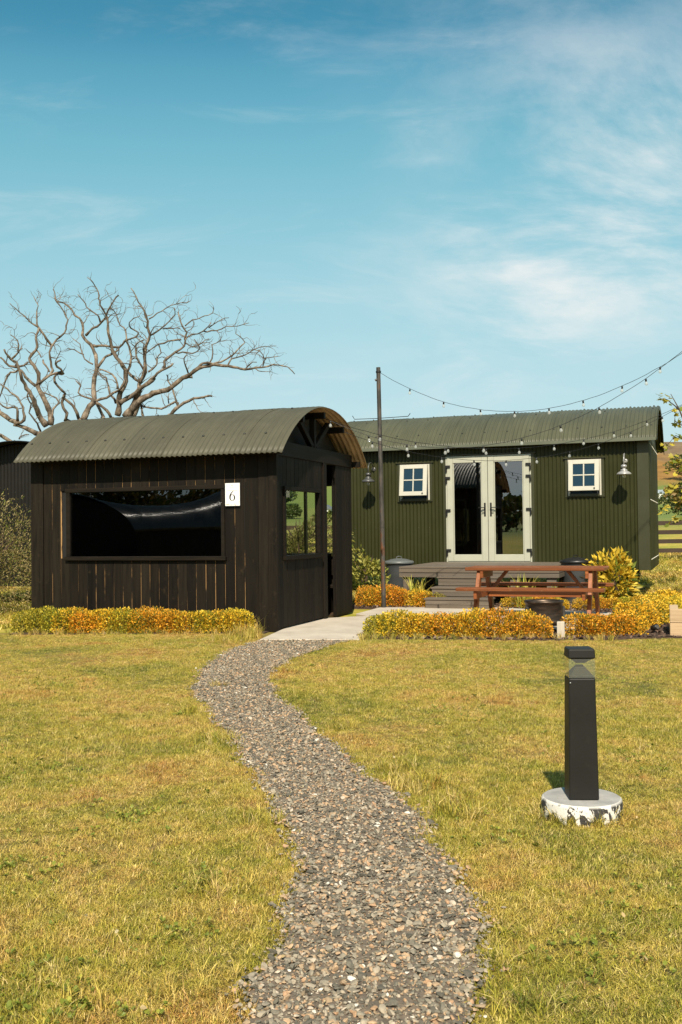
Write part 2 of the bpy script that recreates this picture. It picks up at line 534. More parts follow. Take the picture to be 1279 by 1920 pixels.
M['stone'] = m_stone()
def m_chip():
    m = NM('bark_chips')
    c = m.ramp(m.oi(), [(0, (0.022, 0.012, 0.008)), (0.5, (0.075, 0.042, 0.026)), (0.85, (0.15, 0.09, 0.06)), (1, (0.26, 0.19, 0.14))])
    return m.fin(c, 0.85)
M['chip'] = m_chip()
M['hedge_leaf'] = m_leaf('hedge_leaf', None, (0.15, 0.17, 0.022), 0.66, .30, .5, .32)
M['shrub_leaf'] = m_leaf('variegated_leaf', None, (0.16, 0.20, 0.03), 0.70, .4)
M['stem'] = m_paint('brown_twig', (0.075, 0.045, 0.028), 0.8, 0.2, 10)
def m_bark():
    m = NM('weathered_bare_bark')
    n = m.noise(m.map(m.pos(), (1, 1, 0.6)), 9, 8, 0.7)
    c = m.ramp(n, [(0.36, (0.045, 0.033, 0.022)), (0.5, (0.135, 0.100, 0.068)), (0.66, (0.31, 0.24, 0.175))])
    m.bump(n, 0.7, 0.03)
    return m.fin(c, 0.85)
M['bark'] = m_bark()
def m_hill():
    m = NM('hillside_fields')
    p = m.pos()
    sep = m.n('ShaderNodeSeparateXYZ'); m.set(sep.inputs[0], p)
    vo = m.n('ShaderNodeTexVoronoi'); m.set(vo.inputs['Vector'], m.map(p, (0.011, 0.017, 0.0))); vo.inputs['Scale'].default_value = 1.0
    fld = m.ramp(m.n('ShaderNodeSeparateColor').outputs[0], [(0, (0.1, 0.1, 0.1)), (1, (0.1, 0.1, 0.1))])
    sc = m.n('ShaderNodeSeparateColor'); m.set(sc.inputs[0], vo.outputs['Color'])
    field = m.ramp(sc.outputs[0], [(0, (0.11, 0.16, 0.030)), (0.4, (0.17, 0.19, 0.045)), (0.7, (0.13, 0.175, 0.04)), (1, (0.22, 0.19, 0.06))])
    n = m.noise(p, 0.02, 8, 0.65)
    n2 = m.noise(p, 0.12, 8, 0.7)
    bracken = m.mix(m.rng(n2, 0.35, 0.65), (0.19, 0.10, 0.028, 1), (0.32, 0.17, 0.045, 1))
    moor = m.mix(m.rng(n2, 0.35, 0.65), (0.13, 0.085, 0.05, 1), (0.21, 0.15, 0.085, 1))
    h = m.math('ADD', sep.outputs[2], m.math('MULTIPLY', m.math('SUBTRACT', n, 0.5), 26))
    c = m.mix(m.rng(h, 15, 19), field, bracken)
    c = m.mix(m.rng(h, 26, 30), c, moor)
    c = m.mix(m.rng(n2, 0.6, 0.72, 0, 0.55), c, (0.06, 0.08, 0.02, 1))
    d = m.n('ShaderNodeVectorMath', operation='LENGTH'); m.set(d.inputs[0], p)
    near = m.mix(0.35, lawn_colour(m, p), (0.17, 0.2, 0.035, 1))
    nn = m.noise(p, 6, 8, 0.7)
    near = m.mix(1.0, near, m.ramp(nn, [(0.3, (0.7, 0.7, 0.7)), (0.7, (1.2, 1.2, 1.2))]), 'MULTIPLY')
    c = m.mix(m.rng(d.outputs['Value'], 45, 75), near, c)
    return m.fin(c, 0.95, 0, 0.2)
M['hill'] = m_hill()

# ------------------------------------------------------------------ ground, lawn, path
def ground_h(x, y):
    r = np.hypot(x, y)
    a = np.arctan2(x, y)
    h = 0.035 * np.clip(r - 23, 0, 60) * (r < 1e9)
    far = np.clip((r - 90) / 360.0, 0, 1)
    ridge = 32 + 4.0 * np.sin(a * 3.0 + 0.6) + 2.6 * np.sin(a * 7 + 1.0) + 1.2 * np.sin(a * 17 + 2)
    back = 0.5 + 0.5 * np.cos(a)                       # lower country behind the camera
    h = h * (0.35 + 0.65 * back) + ridge * (0.18 + 0.82 * back) * far ** 3
    h = h - np.clip(r - 480, 0, 1e9) * 0.04
    return h
def polar_ground():
    rs = np.concatenate([[0.0], np.linspace(4, 30, 14), np.linspace(33, 90, 16), np.linspace(100, 470, 40), np.linspace(490, 1500, 14)])
    na = 180
    V, F = [(0, 0, 0)], []
    for r in rs[1:]:
        t = np.arange(na) * 2 * math.pi / na
        x, y = r * np.sin(t), r * np.cos(t)
        z = ground_h(x, y)
        V += list(zip(x, y, z))
    F4 = []
    T = [(0, 1 + (k + 1) % na, 1 + k) for k in range(na)]
    for i in range(len(rs) - 2):
        b0, b1 = 1 + i * na, 1 + (i + 1) * na
        for k in range(na):
            k2 = (k + 1) % na
            F4.append((b0 + k, b0 + k2, b1 + k2, b1 + k))
    me = bpy.data.meshes.new('ground')
    me.from_pydata([tuple(map(float, v)) for v in V], [], T + F4)
    me.materials.append(M['hill'])
    me.polygons.foreach_set('use_smooth', [True] * len(me.polygons))
    me.update()
    return me
tag(link('ground', polar_ground(), loc=(0, 0, -0.012)), kind='structure')

PL = [(-0.20, -1.5), (-0.30, 1.5), (-0.29, 2.66), (-0.28, 2.84), (-0.24, 2.95), (-0.18, 3.09), (-0.19, 3.48), (-0.18, 3.92), (-0.23, 4.34), (-0.38, 4.95), (-0.63, 6.06), (-0.93, 7.14),
      (-1.2, 8.09), (-1.29, 8.98), (-1.31, 10.08), (-1.20, 11.2), (-0.92, 11.98)]
PR = [(0.20, -1.5), (0.28, 1.5), (0.33, 2.64), (0.37, 2.83), (0.42, 3.11), (0.415, 3.51), (0.40, 3.9), (0.33, 4.47), (0.2, 5.08), (0.02, 5.62), (-0.19, 6.52), (-0.51, 7.79), (-0.66, 8.62),
      (-0.67, 9.45), (-0.46, 10.43), (-0.12, 11.4), (0.16, 11.86)]
pl, pr_ = np.array(PL), np.array(PR)
def wob(y, s):
    return 0.018 * np.sin(y * 5.1 + s) + 0.014 * np.sin(y * 11.7 + 2 * s) + 0.010 * np.sin(y * 23.0 + 3 * s)
def path_edges(y):
    return np.interp(y, pl[:, 1], pl[:, 0]) + wob(y, 0.7), np.interp(y, pr_[:, 1], pr_[:, 0]) + wob(y, 2.9)
def on_path(x, y, m=0.0):
    a, b = path_edges(y)
    return (x > a - m) & (x < b + m) & (y < 11.9)
ys = np.linspace(-1.5, 11.95, 150)
a_, b_ = path_edges(ys)
V = [(x, y, 0.009) for y, x in zip(ys, a_)] + [(x, y, 0.009) for y, x in zip(ys, b_)]
n_ = len(ys)
me = bpy.data.meshes.new('gravel_path')
me.from_pydata([tuple(map(float, v)) for v in V], [], [(i, n_ + i, n_ + i + 1, i + 1) for i in range(n_ - 1)])
me.materials.append(M['gravelbed'])
tag(link('gravel_path', me), kind='structure')
# lawn sheet with gentle bumps
gx, gy = np.meshgrid(np.linspace(-11, 12, 116), np.linspace(-4, 13.2, 100))
gz = -0.004 + 0.008 * np.sin(gx * 1.7 + 0.5) * np.sin(gy * 1.3) * (np.abs(gx) > 1.6)
nx, ny = gx.shape[1], gx.shape[0]
q = np.arange(nx * ny).reshape(ny, nx)
F = np.stack([q[:-1, :-1], q[:-1, 1:], q[1:, 1:], q[1:, :-1]], -1).reshape(-1, 4)
tag(link('lawn', np_mesh('lawn', np.stack([gx, gy, np.maximum(gz, -0.006)], -1).reshape(-1, 3), F, [M['lawn']], smooth=True)), kind='structure')
# paving and planting beds
def slab(name, poly, z0, z1, mat, kind='structure', bevel=0.008):
    mb = MB(); n = len(poly)
    vs = [(x, y, z0) for x, y in poly] + [(x, y, z1) for x, y in poly]
    fs = [tuple(range(n, 2 * n))] + [(i, (i + 1) % n, n + (i + 1) % n, n + i) for i in range(n)]
    mb.add(vs, fs)
    o = mb.build(name, mat, bevel=bevel)
    return tag(o, kind=kind)
slab('concrete_threshold', [(-0.99, 11.92), (0.20, 11.80), (0.50, 15.1), (-0.55, 14.6)], -0.02, 0.020, M['concrete'])
slab('concrete_patio', [(0.21, 15.35), (1.2, 13.25), (2.9, 12.55), (4.15, 13.2), (4.62, 14.55), (2.4, 16.35), (0.62, 16.55)], -0.02, 0.028, M['concrete'])
slab('mulch_bed', [(0.06, 16.75), (0.62, 16.58), (2.4, 16.38), (4.65, 14.58), (4.18, 13.22), (3.1, 11.75), (5.6, 11.55), (6.6, 15.5), (6.3, 17.6), (0.5, 19.6)], -0.02, 0.012, M['mulch'], bevel=0)
slab('planting_strip', [(0.12, 12.0), (2.6, 11.56), (3.5, 11.7), (3.1, 12.6), (1.2, 13.23), (0.24, 12.7)], -0.02, 0.010, M['mulch'], bevel=0)
slab('hedge_bed', [(-4.32, 12.98), (-1.0, 12.78), (-0.95, 13.0), (-4.3, 14.1)], -0.02, 0.010, M['mulch'], bevel=0)

# ------------------------------------------------------------------ scatter (grass, chippings, bark) as geometry-node instances
def scatter(name, pts, rot, scl, sources, kind='stuff', mat=None):
    me = bpy.data.meshes.new(name)
    me.vertices.add(len(pts))
    me.vertices.foreach_set('co', np.asarray(pts, np.float32).ravel())
    a = me.attributes.new('rot', 'FLOAT_VECTOR', 'POINT'); a.data.foreach_set('vector', np.asarray(rot, np.float32).ravel())
    a = me.attributes.new('scl', 'FLOAT_VECTOR', 'POINT'); a.data.foreach_set('vector', np.asarray(scl, np.float32).ravel())
    a = me.attributes.new('pick', 'INT', 'POINT'); a.data.foreach_set('value', rng.integers(0, len(sources), len(pts)).astype(np.int32))
    o = link(name, me)
    coll = bpy.data.collections.new(name + '_sources')
    for i, sm in enumerate(sources):
        so = bpy.data.objects.new('%s_source' % name, sm)
        coll.objects.link(so)
    g = bpy.data.node_groups.new(name + '_nodes', 'GeometryNodeTree')
    g.interface.new_socket('Geometry', in_out='INPUT', socket_type='NodeSocketGeometry')
    g.interface.new_socket('Geometry', in_out='OUTPUT', socket_type='NodeSocketGeometry')
    N = g.nodes.new; L = g.links.new
    gi, go = N('NodeGroupInput'), N('NodeGroupOutput')
    ci = N('GeometryNodeCollectionInfo'); ci.inputs['Collection'].default_value = coll
    ci.inputs['Separate Children'].default_value = True; ci.inputs['Reset Children'].default_value = True
    ip = N('GeometryNodeInstanceOnPoints'); ip.inputs['Pick Instance'].default_value = True
    def na(nm, ty):
        x = N('GeometryNodeInputNamedAttribute'); x.data_type = ty; x.inputs['Name'].default_value = nm
        return next(s_ for s_ in x.outputs if s_.enabled and s_.name == 'Attribute')
    L(gi.outputs[0], ip.inputs['Points']); L(ci.outputs[0], ip.inputs['Instance'])
    L(na('pick', 'INT'), ip.inputs['Instance Index'])
    er = N('FunctionNodeEulerToRotation'); L(na('rot', 'FLOAT_VECTOR'), er.inputs[0]); L(er.outputs[0], ip.inputs['Rotation'])
    L(na('scl', 'FLOAT_VECTOR'), ip.inputs['Scale'])
    L(ip.outputs[0], go.inputs[0])
    md = o.modifiers.new('scatter', 'NODES'); md.node_group = g
    return tag(o, kind=kind)

def blade_clump(n, rad, h0, h1, wd, lean, seed, vmin=0.0):
    r = np.random.default_rng(seed)
    V, F, v, u = [], [], [], []
    for _ in range(n):
        a = r.uniform(0, 2 * math.pi); d = rad * math.sqrt(r.uniform())
        bx, by = d * math.cos(a), d * math.sin(a)
        t = r.uniform(0, 2 * math.pi); h = r.uniform(h0, h1); ln = h * r.uniform(0.25, 1.0) * lean
        dx, dy = math.cos(t), math.sin(t)
        ww = wd * r.uniform(0.7, 1.3)
        tw = r.uniform(-0.8, 0.8)
        sx, sy = -math.sin(t + tw) * ww, math.cos(t + tw) * ww
        b = len(V)
        V += [(bx - sx, by - sy, -0.004), (bx + sx, by + sy, -0.004),
              (bx + dx * ln * .35 + sx * .8, by + dy * ln * .35 + sy * .8, h * .62), (bx + dx * ln * .35 - sx * .8, by + dy * ln * .35 - sy * .8, h * .62),
              (bx + dx * ln, by + dy * ln, h)]
        F += [(b, b + 1, b + 2, b + 3)]
        F += [(b + 3, b + 2, b + 4, b + 4)]
        v += [r.uniform(vmin, 1)] * 5; u += [r.uniform()] * 5
    me = bpy.data.meshes.new('grass_clump')
    me.from_pydata(V, [], [f if f[2] != f[3] else f[:3] for f in F])
    me.materials.append(M['blade'])
    for nm, d in (('v', v), ('u', u)):
        at = me.attributes.new(nm, 'FLOAT', 'POINT'); at.data.foreach_set('value', d)
    return me

def grass_points(y0, y1, dens, hw, margin=0.5, xmin=None, xmax=None):
    xm = hw * y1 + margin
    lo, hi = (-xm if xmin is None else xmin), (xm if xmax is None else xmax)
    n = int(dens * (hi - lo) * (y1 - y0))
    x = rng.uniform(lo, hi, n); y = rng.uniform(y0, y1, n)
    k = np.abs(x) < hw * y + margin if xmin is None else np.ones(n, bool)
    return x[k], y[k]
XS, YS = [], []
for y0, y1, d in ((1.6, 3.6, 2500), (3.6, 5.5, 2000), (5.5, 8.5, 1450), (8.5, 12.9, 1000)):
    x, y = grass_points(y0, y1, d, 0.36, 0.45)
    XS.append(x); YS.append(y)
n = 115000                                               # the rest of the lawn to either side
x = rng.uniform(-7.5, 8.5, n); y = rng.uniform(-1.0, 12.9, n)
k = (np.abs(x) >= 0.36 * y + 0.45) & ((x > -4.6) | (y < 12.6))
XS.append(x[k]); YS.append(y[k])
x, y = np.concatenate(XS), np.concatenate(YS)
a_, b_ = path_edges(y)
dist = np.maximum(a_ - x, x - b_)                     # >0 outside the path
keep = (dist > rng.normal(0.0, 0.042, len(x)))
keep &= ~((dist < 0) & (rng.uniform(size=len(x)) > 0.3))
keep &= ~((x > -1.02) & (x < 0.2) & (y > 11.85))       # concrete threshold
fr_l = 12.93 - 0.07 * (x + 4.3)
keep &= ~((x > -4.3) & (x <= -1.0) & (y > fr_l + 0.06))
fr_m = 12.02 - 0.18 * x
keep &= ~((x > 0.1) & (x <= 3.3) & (y > np.minimum(fr_m, 11.75 + 0.0 * x) + 0.06 * (x < 1.5)))
keep &= ~((x > 3.2) & (x < 6.0) & (y > 11.60))
keep &= ((x - 1.07) ** 2 + (y - 4.55) ** 2 > 0.168 ** 2)
x, y = x[keep], y[keep]; dist = dist[keep]
def mow(x, y):
    return 1 + 0.35 * np.sin(x * 2.1 + 1) * np.sin(y * 1.7) + 0.25 * np.sin(x * 5.3) * np.sin(y * 4.4 + 1)
s_ = np.clip(mow(x, y), 0.5, 1.6) * rng.uniform(0.7, 1.25, len(x)) * (1 + 0.5 * np.exp(-np.clip(dist, 0, 9) / 0.06))
pts = np.stack([x, y, np.zeros_like(x)], -1)
rot = np.stack([rng.normal(0, 0.12, len(x)), rng.normal(0, 0.12, len(x)), rng.uniform(0, 6.28, len(x))], -1)
scl = np.stack([np.ones_like(s_) * rng.uniform(0.8, 1.3, len(x)), np.ones_like(s_), s_], -1)
scatter('mown_grass', pts, rot, scl, [blade_clump(19, 0.029, 0.005, 0.017, 0.0010, 2.8, 100 + i) for i in range(9)])
# longer rough grass: at the path's edges, round the bollard, against the hut and hedges
tx, ty, ts = [], [], []
def tuft(cx, cy, rad, n, s0, s1):
    a = rng.uniform(0, 6.28, n); d = rad * np.sqrt(rng.uniform(size=n))
    tx.extend(cx + d * np.cos(a)); ty.extend(cy + d * np.sin(a)); ts.extend(rng.uniform(s0, s1, n))
for cx, cy, rad, n, s0, s1 in ((0.50, 2.98, 0.08, 18, 0.3, 0.65), (0.47, 2.74, 0.09, 20, 0.3, 0.7), (0.55, 3.25, 0.08, 10, .3, .5), (-0.42, 2.85, 0.14, 20, 0.35, 0.6), (-0.85, 2.78, 0.2, 26, .35, .65),
                              (-0.45, 3.65, 0.12, 22, 0.5, .9), (-1.12, 7.2, 0.1, 14, .6, 1.0), (-0.78, 6.2, 0.13, 20, 0.5, .9), (0.38, 5.05, 0.16, 34, .6, 1.1), (0.52, 4.6, .16, 34, .6, 1.2),
                              (0.3, 5.4, .12, 20, .5, 1.0), (-0.35, 7.9, .1, 12, .5, .9), (-.02, 6.6, .12, 14, .5, .8), (-0.5, 9.3, .1, 14, .5, .9), (-.35, 4.5, .1, 16, .5, .8),
                              (-1.35, 11.9, .25, 40, .7, 1.4), (-1.2, 12.35, .22, 46, 1.0, 2.4), (0.3, 11.9, .1, 14, .8, 1.6), (-1.05, 8.4, .08, 10, .5, .9)):
    tuft(cx, cy, rad, n, s0, s1)
for k in range(120):                                     # scattered along the hedge feet
    u = rng.uniform()
    tuft(-4.4 + 3.3 * u, 12.98 - 0.22 * u, 0.05, 1, 0.5, 1.3)
    tuft(0.25 + 2.9 * u, 11.97 - 0.40 * u, 0.06, 1, 0.5, 1.4)
for k in range(60):                                      # ring round the bollard's foot
    a = rng.uniform(0, 6.28)
    tuft(1.07 + 0.19 * math.cos(a), 4.55 + 0.19 * math.sin(a), 0.02, 1, 0.4, 0.8)
for k in range(46):                                      # against the hut's long wall
    u = rng.uniform(0.05, 1.0)
    tuft(-0.86 - 3.3 * u, 12.85 + 1.16 * u, 0.03, 1, 1.0, 3.0)
for k in range(240):                                     # anywhere on the lawn
    yy = rng.uniform(2.3, 12.3); xx = rng.uniform(-0.38, 0.38) * yy
    a0, b0 = path_edges(yy)
    if a0 - 0.1 < xx < b0 + 0.1 or yy > 11.4: continue
    tuft(xx, yy, 0.06, 3, 0.22, 0.42)
tx, ty, ts = map(np.array, (tx, ty, ts))
n = len(tx)
scatter('rough_grass', np.stack([tx, ty, np.zeros(n)], -1), np.stack([rng.normal(0, .15, n), rng.normal(0, .15, n), rng.uniform(0, 6.28, n)], -1),
        np.stack([ts * .5 + .5, ts * .5 + .5, ts], -1), [blade_clump(13, 0.022, 0.04, 0.10, 0.0017, 1.1, 200 + i, 0.2) for i in range(6)])
# clover and small broad-leaved weeds in patches, a few fallen leaves
def rosette(n, rad, ln, seed, mat):
    r = np.random.default_rng(seed); V, F, v, u = [], [], [], []
    for k in range(n):
        a = r.uniform(0, 6.28); d = rad * math.sqrt(r.uniform()); t = r.uniform(0, 6.28); l = ln * r.uniform(.6, 1.2); wd = l * .42; z = r.uniform(.004, .016); b = len(V)
        ox, oy = d * math.cos(a), d * math.sin(a); c, s = math.cos(t), math.sin(t)
        for (p, q, h) in ((0, 0, 0), (.35, -.5, .003), (.8, -.42, .006), (1, 0, .004), (.8, .42, .006), (.35, .5, .003)):
            V.append((ox + c * p * l - s * q * wd * 2, oy + s * p * l + c * q * wd * 2, z + h * 1.5 + p * r.uniform(0, .006)))
        F.append(tuple(range(b, b + 6))); v += [r.uniform()] * 6; u += [r.uniform()] * 6
    me = bpy.data.meshes.new('weed'); me.from_pydata(V, [], F); me.materials.append(mat)
    for nm, d in (('v', v), ('u', u)):
        at = me.attributes.new(nm, 'FLOAT', 'POINT'); at.data.foreach_set('value', d)
    return me
M['weed'] = m_leaf('lawn_weed_leaf', (0.17, 0.20, 0.026), (0.32, 0.31, 0.045), .6, .25)
M['dead_leaf'] = m_leaf('dry_fallen_leaf', (0.42, 0.24, 0.08), (0.60, 0.50, 0.28), .5, .2)
wx, wy, wsz = [], [], []
for cx, cy, rad, n in ((-1.05, 2.9, .40, 120), (-.72, 2.75, .25, 46), (-.55, 3.2, .2, 20), (-1.3, 3.9, .5, 40), (-.5, 3.75, .25, 30), (.75, 3.0, .4, 34), (1.0, 3.4, .5, 34), (.62, 4.2, .4, 20), (1.6, 5.6, .9, 40),
                      (-1.7, 5.6, .9, 50), (-1.17, 7.1, .06, 14), (-2.4, 8.5, 1.0, 50), (.8, 7.2, .8, 40), (2.2, 8.6, .9, 36), (-.3, 9.6, .06, 10), (-1.0, 4.6, .6, 40)):
    a = rng.uniform(0, 6.28, n); d = rad * np.abs(rng.normal(0, .55, n)); wx.extend(cx + d * np.cos(a)); wy.extend(cy + d * np.sin(a)); wsz.extend(rng.uniform(.35, .85, n))
wx, wy, wsz = map(np.array, (wx, wy, wsz)); a_, b_ = path_edges(wy); k = (wx < a_ + .02) | (wx > b_ - .02)
wx, wy, wsz = wx[k], wy[k], wsz[k]; n = len(wx)
scatter('lawn_weeds', np.stack([wx, wy, rng.uniform(.002, .010, n)], -1), np.stack([rng.normal(0, .2, n), rng.normal(0, .2, n), rng.uniform(0, 6.28, n)], -1), np.stack([wsz] * 3, -1), [rosette(7, .022, .019, 700 + i, M['weed']) for i in range(5)])
n = 110; yy = rng.uniform(2.4, 12.2, n); xx = rng.uniform(-.37, .37, n) * yy
scatter('fallen_leaves', np.stack([xx, yy, rng.uniform(.012, .022, n)], -1), np.stack([rng.normal(0, .35, n), rng.normal(0, .35, n), rng.uniform(0, 6.28, n)], -1), np.stack([rng.uniform(.35, .8, n)] * 3, -1), [rosette(1, .001, .022, 720 + i, M['dead_leaf']) for i in range(4)])
# meadow beyond the garden
n = 26000
x = rng.uniform(-13, 14, n); y = rng.uniform(12.9, 34, n) 
k = (np.abs(x) < 0.38 * y + 1.0)
hutx, huty = x + 0.838, y - 12.951
lx, ly = hutx * math.cos(R(19.4)) - huty * math.sin(R(19.4)), hutx * math.sin(R(19.4)) + huty * math.cos(R(19.4))
k &= ~((lx > -4.0) & (lx < 0.1) & (ly > -1.3) & (ly < 3.2))
k &= ~((x > -0.9) & (x < 6.6) & (y < 19.7 - 0.36 * (x - 0.5)) & (y < 18.2))
x, y = x[k], y[k]; n = len(x)
s_ = rng.uniform(1.2, 3.2, n)
scatter('meadow_grass', np.stack([x, y, ground_h(x, y) - 0.01], -1), np.stack([rng.normal(0, .12, n), rng.normal(0, .12, n), rng.uniform(0, 6.28, n)], -1),
        np.stack([s_ * 1.6, s_ * 1.6, s_ * 0.8], -1), [blade_clump(16, 0.03, 0.02, 0.05, 0.0018, 1.1, 300 + i) for i in range(5)])

def rock(seed, flat):
    r = np.random.default_rng(seed)
    import bmesh
    bm = bmesh.new()
    bmesh.ops.create_icosphere(bm, subdivisions=2, radius=1.0)
    pl_ = [(Vector(r.normal(size=3)).normalized(), r.uniform(0.34, 0.74)) for _ in range(8)]
    for v in bm.verts:
        for nrm, d in pl_:
            t = v.co.dot(nrm)
            if t > d: v.co -= nrm * (t - d)
        v.co.z *= flat
        v.co.x *= 1.25
    bmesh.ops.dissolve_limit(bm, angle_limit=R(8), verts=bm.verts, edges=bm.edges)
    bmesh.ops.triangulate(bm, faces=bm.faces)
    me = bpy.data.meshes.new('chipping'); bm.to_mesh(me); bm.free()
    me.materials.append(M['stone'])
    return me
PX, PY = [], []
for y0, y1, d in ((1.4, 4.0, 10500), (4.0, 6.5, 8000), (6.5, 12.0, 6000)):
    n = int(d * 1.9 * (y1 - y0)); y = rng.uniform(y0, y1, n); x = rng.uniform(-1.5, 0.6, n)
    a_, b_ = path_edges(y)
    k = (x > a_ - np.abs(rng.normal(0, .03, n))) & (x < b_ + np.abs(rng.normal(0, .03, n))) & (y < 11.93)
    PX.append(x[k]); PY.append(y[k])
x, y = np.concatenate(PX), np.concatenate(PY); n = len(x)
sz = 0.0054 * np.exp(rng.normal(0, 0.44, n)); sz = np.clip(sz, 0.0018, 0.0145)
scatter('loose_chippings', np.stack([x, y, 0.009 + rng.uniform(0.15, 0.75, n) * sz], -1), np.stack([rng.normal(0, .35, n), rng.normal(0, .35, n), rng.uniform(0, 6.28, n)], -1),
        np.stack([sz, sz * rng.uniform(.7, 1.1, n), sz * rng.uniform(.8, 1.2, n)], -1), [rock(400 + i, f) for i, f in enumerate((.35, .45, .5, .55, .6, .65, .75, .4, .5, .6))])
def chip_mesh(seed):
    r = np.random.default_rng(seed)
    mb = MB().box(-1, 1, -.4, .4, -.12, .12)
    mb.v = [(a + r.normal(0, .15), b + r.normal(0, .1), c + r.normal(0, .05)) for a, b, c in mb.v]
    return mb.mesh('bark_chip', [M['chip']])
cx, cy = [], []
def in_poly(x, y, P):
    P = np.array(P); ins = np.zeros(len(x), bool); j = len(P) - 1
    for i in range(len(P)):
        c = ((P[i, 1] > y) != (P[j, 1] > y)) & (x < (P[j, 0] - P[i, 0]) * (y - P[i, 1]) / (P[j, 1] - P[i, 1] + 1e-12) + P[i, 0])
        ins ^= c; j = i
    return ins
x = rng.uniform(0, 6.6, 16000); y = rng.uniform(11.5, 18.5, 16000)
k = in_poly(x, y, [(0.06, 16.75), (0.62, 16.58), (2.4, 16.38), (4.65, 14.58), (4.18, 13.22), (3.1, 11.75), (5.6, 11.55), (6.6, 15.5), (6.3, 17.6), (0.5, 18.6)]) | in_poly(x, y, [(0.12, 12.0), (2.6, 11.56), (3.5, 11.7), (3.1, 12.6), (1.2, 13.23), (0.24, 12.7)])
x, y = x[k], y[k]; n = len(x); sz = rng.uniform(.012, .034, n)
scatter('bark_mulch', np.stack([x, y, 0.012 + sz * .35], -1), np.stack([rng.normal(0, .4, n), rng.normal(0, .4, n), rng.uniform(0, 6.28, n)], -1), np.stack([sz, sz, sz], -1), [chip_mesh(500 + i) for i in range(5)])

# ------------------------------------------------------------------ corrugated sheets
PITCH = 0.076
def corr_wall(x0, x1, z0, z1, y, amp=0.012, seg=6, axis='x'):
    """vertical corrugations on a wall facing -Y (axis x) or +X (axis y)"""
    n = max(2, int(round((x1 - x0) / PITCH * seg)))
    mb = MB(); mb.smooth = True
    vs, fs = [], []
    for i in range(n + 1):
        t = x0 + (x1 - x0) * i / n
        d = amp * math.cos(2 * math.pi * t / PITCH)
        for z in (z0, z1):
            vs.append((t, y - amp - d, z) if axis == 'x' else (y + amp + d, t, z))
    for i in range(n):
        fs.append((2 * i, 2 * i + 2, 2 * i + 3, 2 * i + 1))
    return mb.add(vs, fs)
def arc_pts(y0, y1, ze, rise, n=26):
    h = (y1 - y0) / 2; rad = (h * h + rise * rise) / (2 * rise); c = (y0 + y1) / 2; zc = ze + rise - rad
    a0 = math.asin(h / rad)
    return [(c + rad * math.sin(-a0 + 2 * a0 * i / n), zc + rad * math.cos(-a0 + 2 * a0 * i / n), -a0 + 2 * a0 * i / n) for i in range(n + 1)]
def corr_roof_sheet(x0, x1, arc, amp=0.0095, seg=6, lift=0.0, th=0.004):
    n = max(2, int(round((x1 - x0) / PITCH * seg)))
    mb = MB(); mb.smooth = True
    m = len(arc)
    for surf in (0, 1):
        vs, fs = [], []
        for i in range(n + 1):
            x = x0 + (x1 - x0) * i / n
            d = lift + amp * math.cos(2 * math.pi * x / PITCH) - th * surf
            for (y, z, a) in arc:
                vs.append((x, y + d * math.sin(a), z + d * math.cos(a)))
        for i in range(n):
            for k in range(m - 1):
                f = (i * m + k, (i + 1) * m + k, (i + 1) * m + k + 1, i * m + k + 1)
                fs.append(f if surf == 0 else f[::-1])
        mb.cur = surf
        b = len(mb.v)
        mb.add(vs, fs)
    N = (n + 1) * m
    mb.cur, mb.smooth = 0, False
    rim = []
    for k in range(m - 1):
        rim.append((k, k + 1, N + k + 1, N + k)); q = n * m
        rim.append((q + k + 1, q + k, N + q + k, N + q + k + 1))
    for i in range(n):
        a, b = i * m, (i + 1) * m
        rim.append((b, a, N + a, N + b)); a, b = a + m - 1, b + m - 1
        rim.append((a, b, N + b, N + a))
    mb.add([], [])
    for f in rim:
        mb.f.append(f); mb.m.append(0); mb.sm.append(False)
    return mb
def roof(parent, x0, x1, y0, y1, ze, rise, sheets, m_top, m_under, bolt_rows, amp=0.0095, every=4):
    arc = arc_pts(y0, y1, ze, rise)
    wdt = (x1 - x0) / sheets
    for i in range(sheets):
        a = x0 + i * wdt - (PITCH * 0.5 if i else 0)
        corr_roof_sheet(a, x0 + (i + 1) * wdt, arc, amp, lift=0.005 * (i % 2)).build('roof_sheet', [m_top, m_under], parent)
    mb = MB(); mb.smooth = True
    h = (y1 - y0) / 2; rad = (h * h + rise * rise) / (2 * rise); c = (y0 + y1) / 2; zc = ze + rise - rad; a0 = math.asin(h / rad)
    k0 = math.ceil(x0 / PITCH) + 1
    for fr in bolt_rows:
        a = -a0 + 2 * a0 * fr
        for k in range(k0, int(x1 / PITCH), every):
            x = k * PITCH; rr = rad + amp + 0.003
            p = Vector((x, c + rr * math.sin(a), zc + rr * math.cos(a))); nrm = Vector((0, math.sin(a), math.cos(a)))
            mb.tube([p - nrm * .004, p + nrm * .006, p + nrm * .011], [0.017, 0.015, 0.005], 7)
    tag(mb.build('roof_bolts', M['bolt'], parent), kind='stuff')
    return arc

# ------------------------------------------------------------------ the dark timber hut
HUT = thing('timber_hut', 'blackened timber garden hut with curved grey-green corrugated roof and open doorway', 'hut', (-0.838, 12.951, 0), R(-19.4))
HARC = roof(HUT, -3.90, 0.20, -0.285, 3.285, 2.312, 0.765, 7, M['hut_roof'], M['hut_under'], (0.105, 0.36, 0.64, 0.895))
def board(x0, x1, y0, y1, z0, z1, mat='char', name='plank', par=HUT, bevel=0.003):
    o = box(x0, x1, y0, y1, z0, z1).build(name, M[mat], par, bevel=bevel)
    return o
def arc_z(y):
    h = 1.785; rad = (h * h + .765 ** 2) / (2 * .765); return 2.312 + .765 - rad + math.sqrt(max(0, rad * rad - (y - 1.5) ** 2)) - 0.03
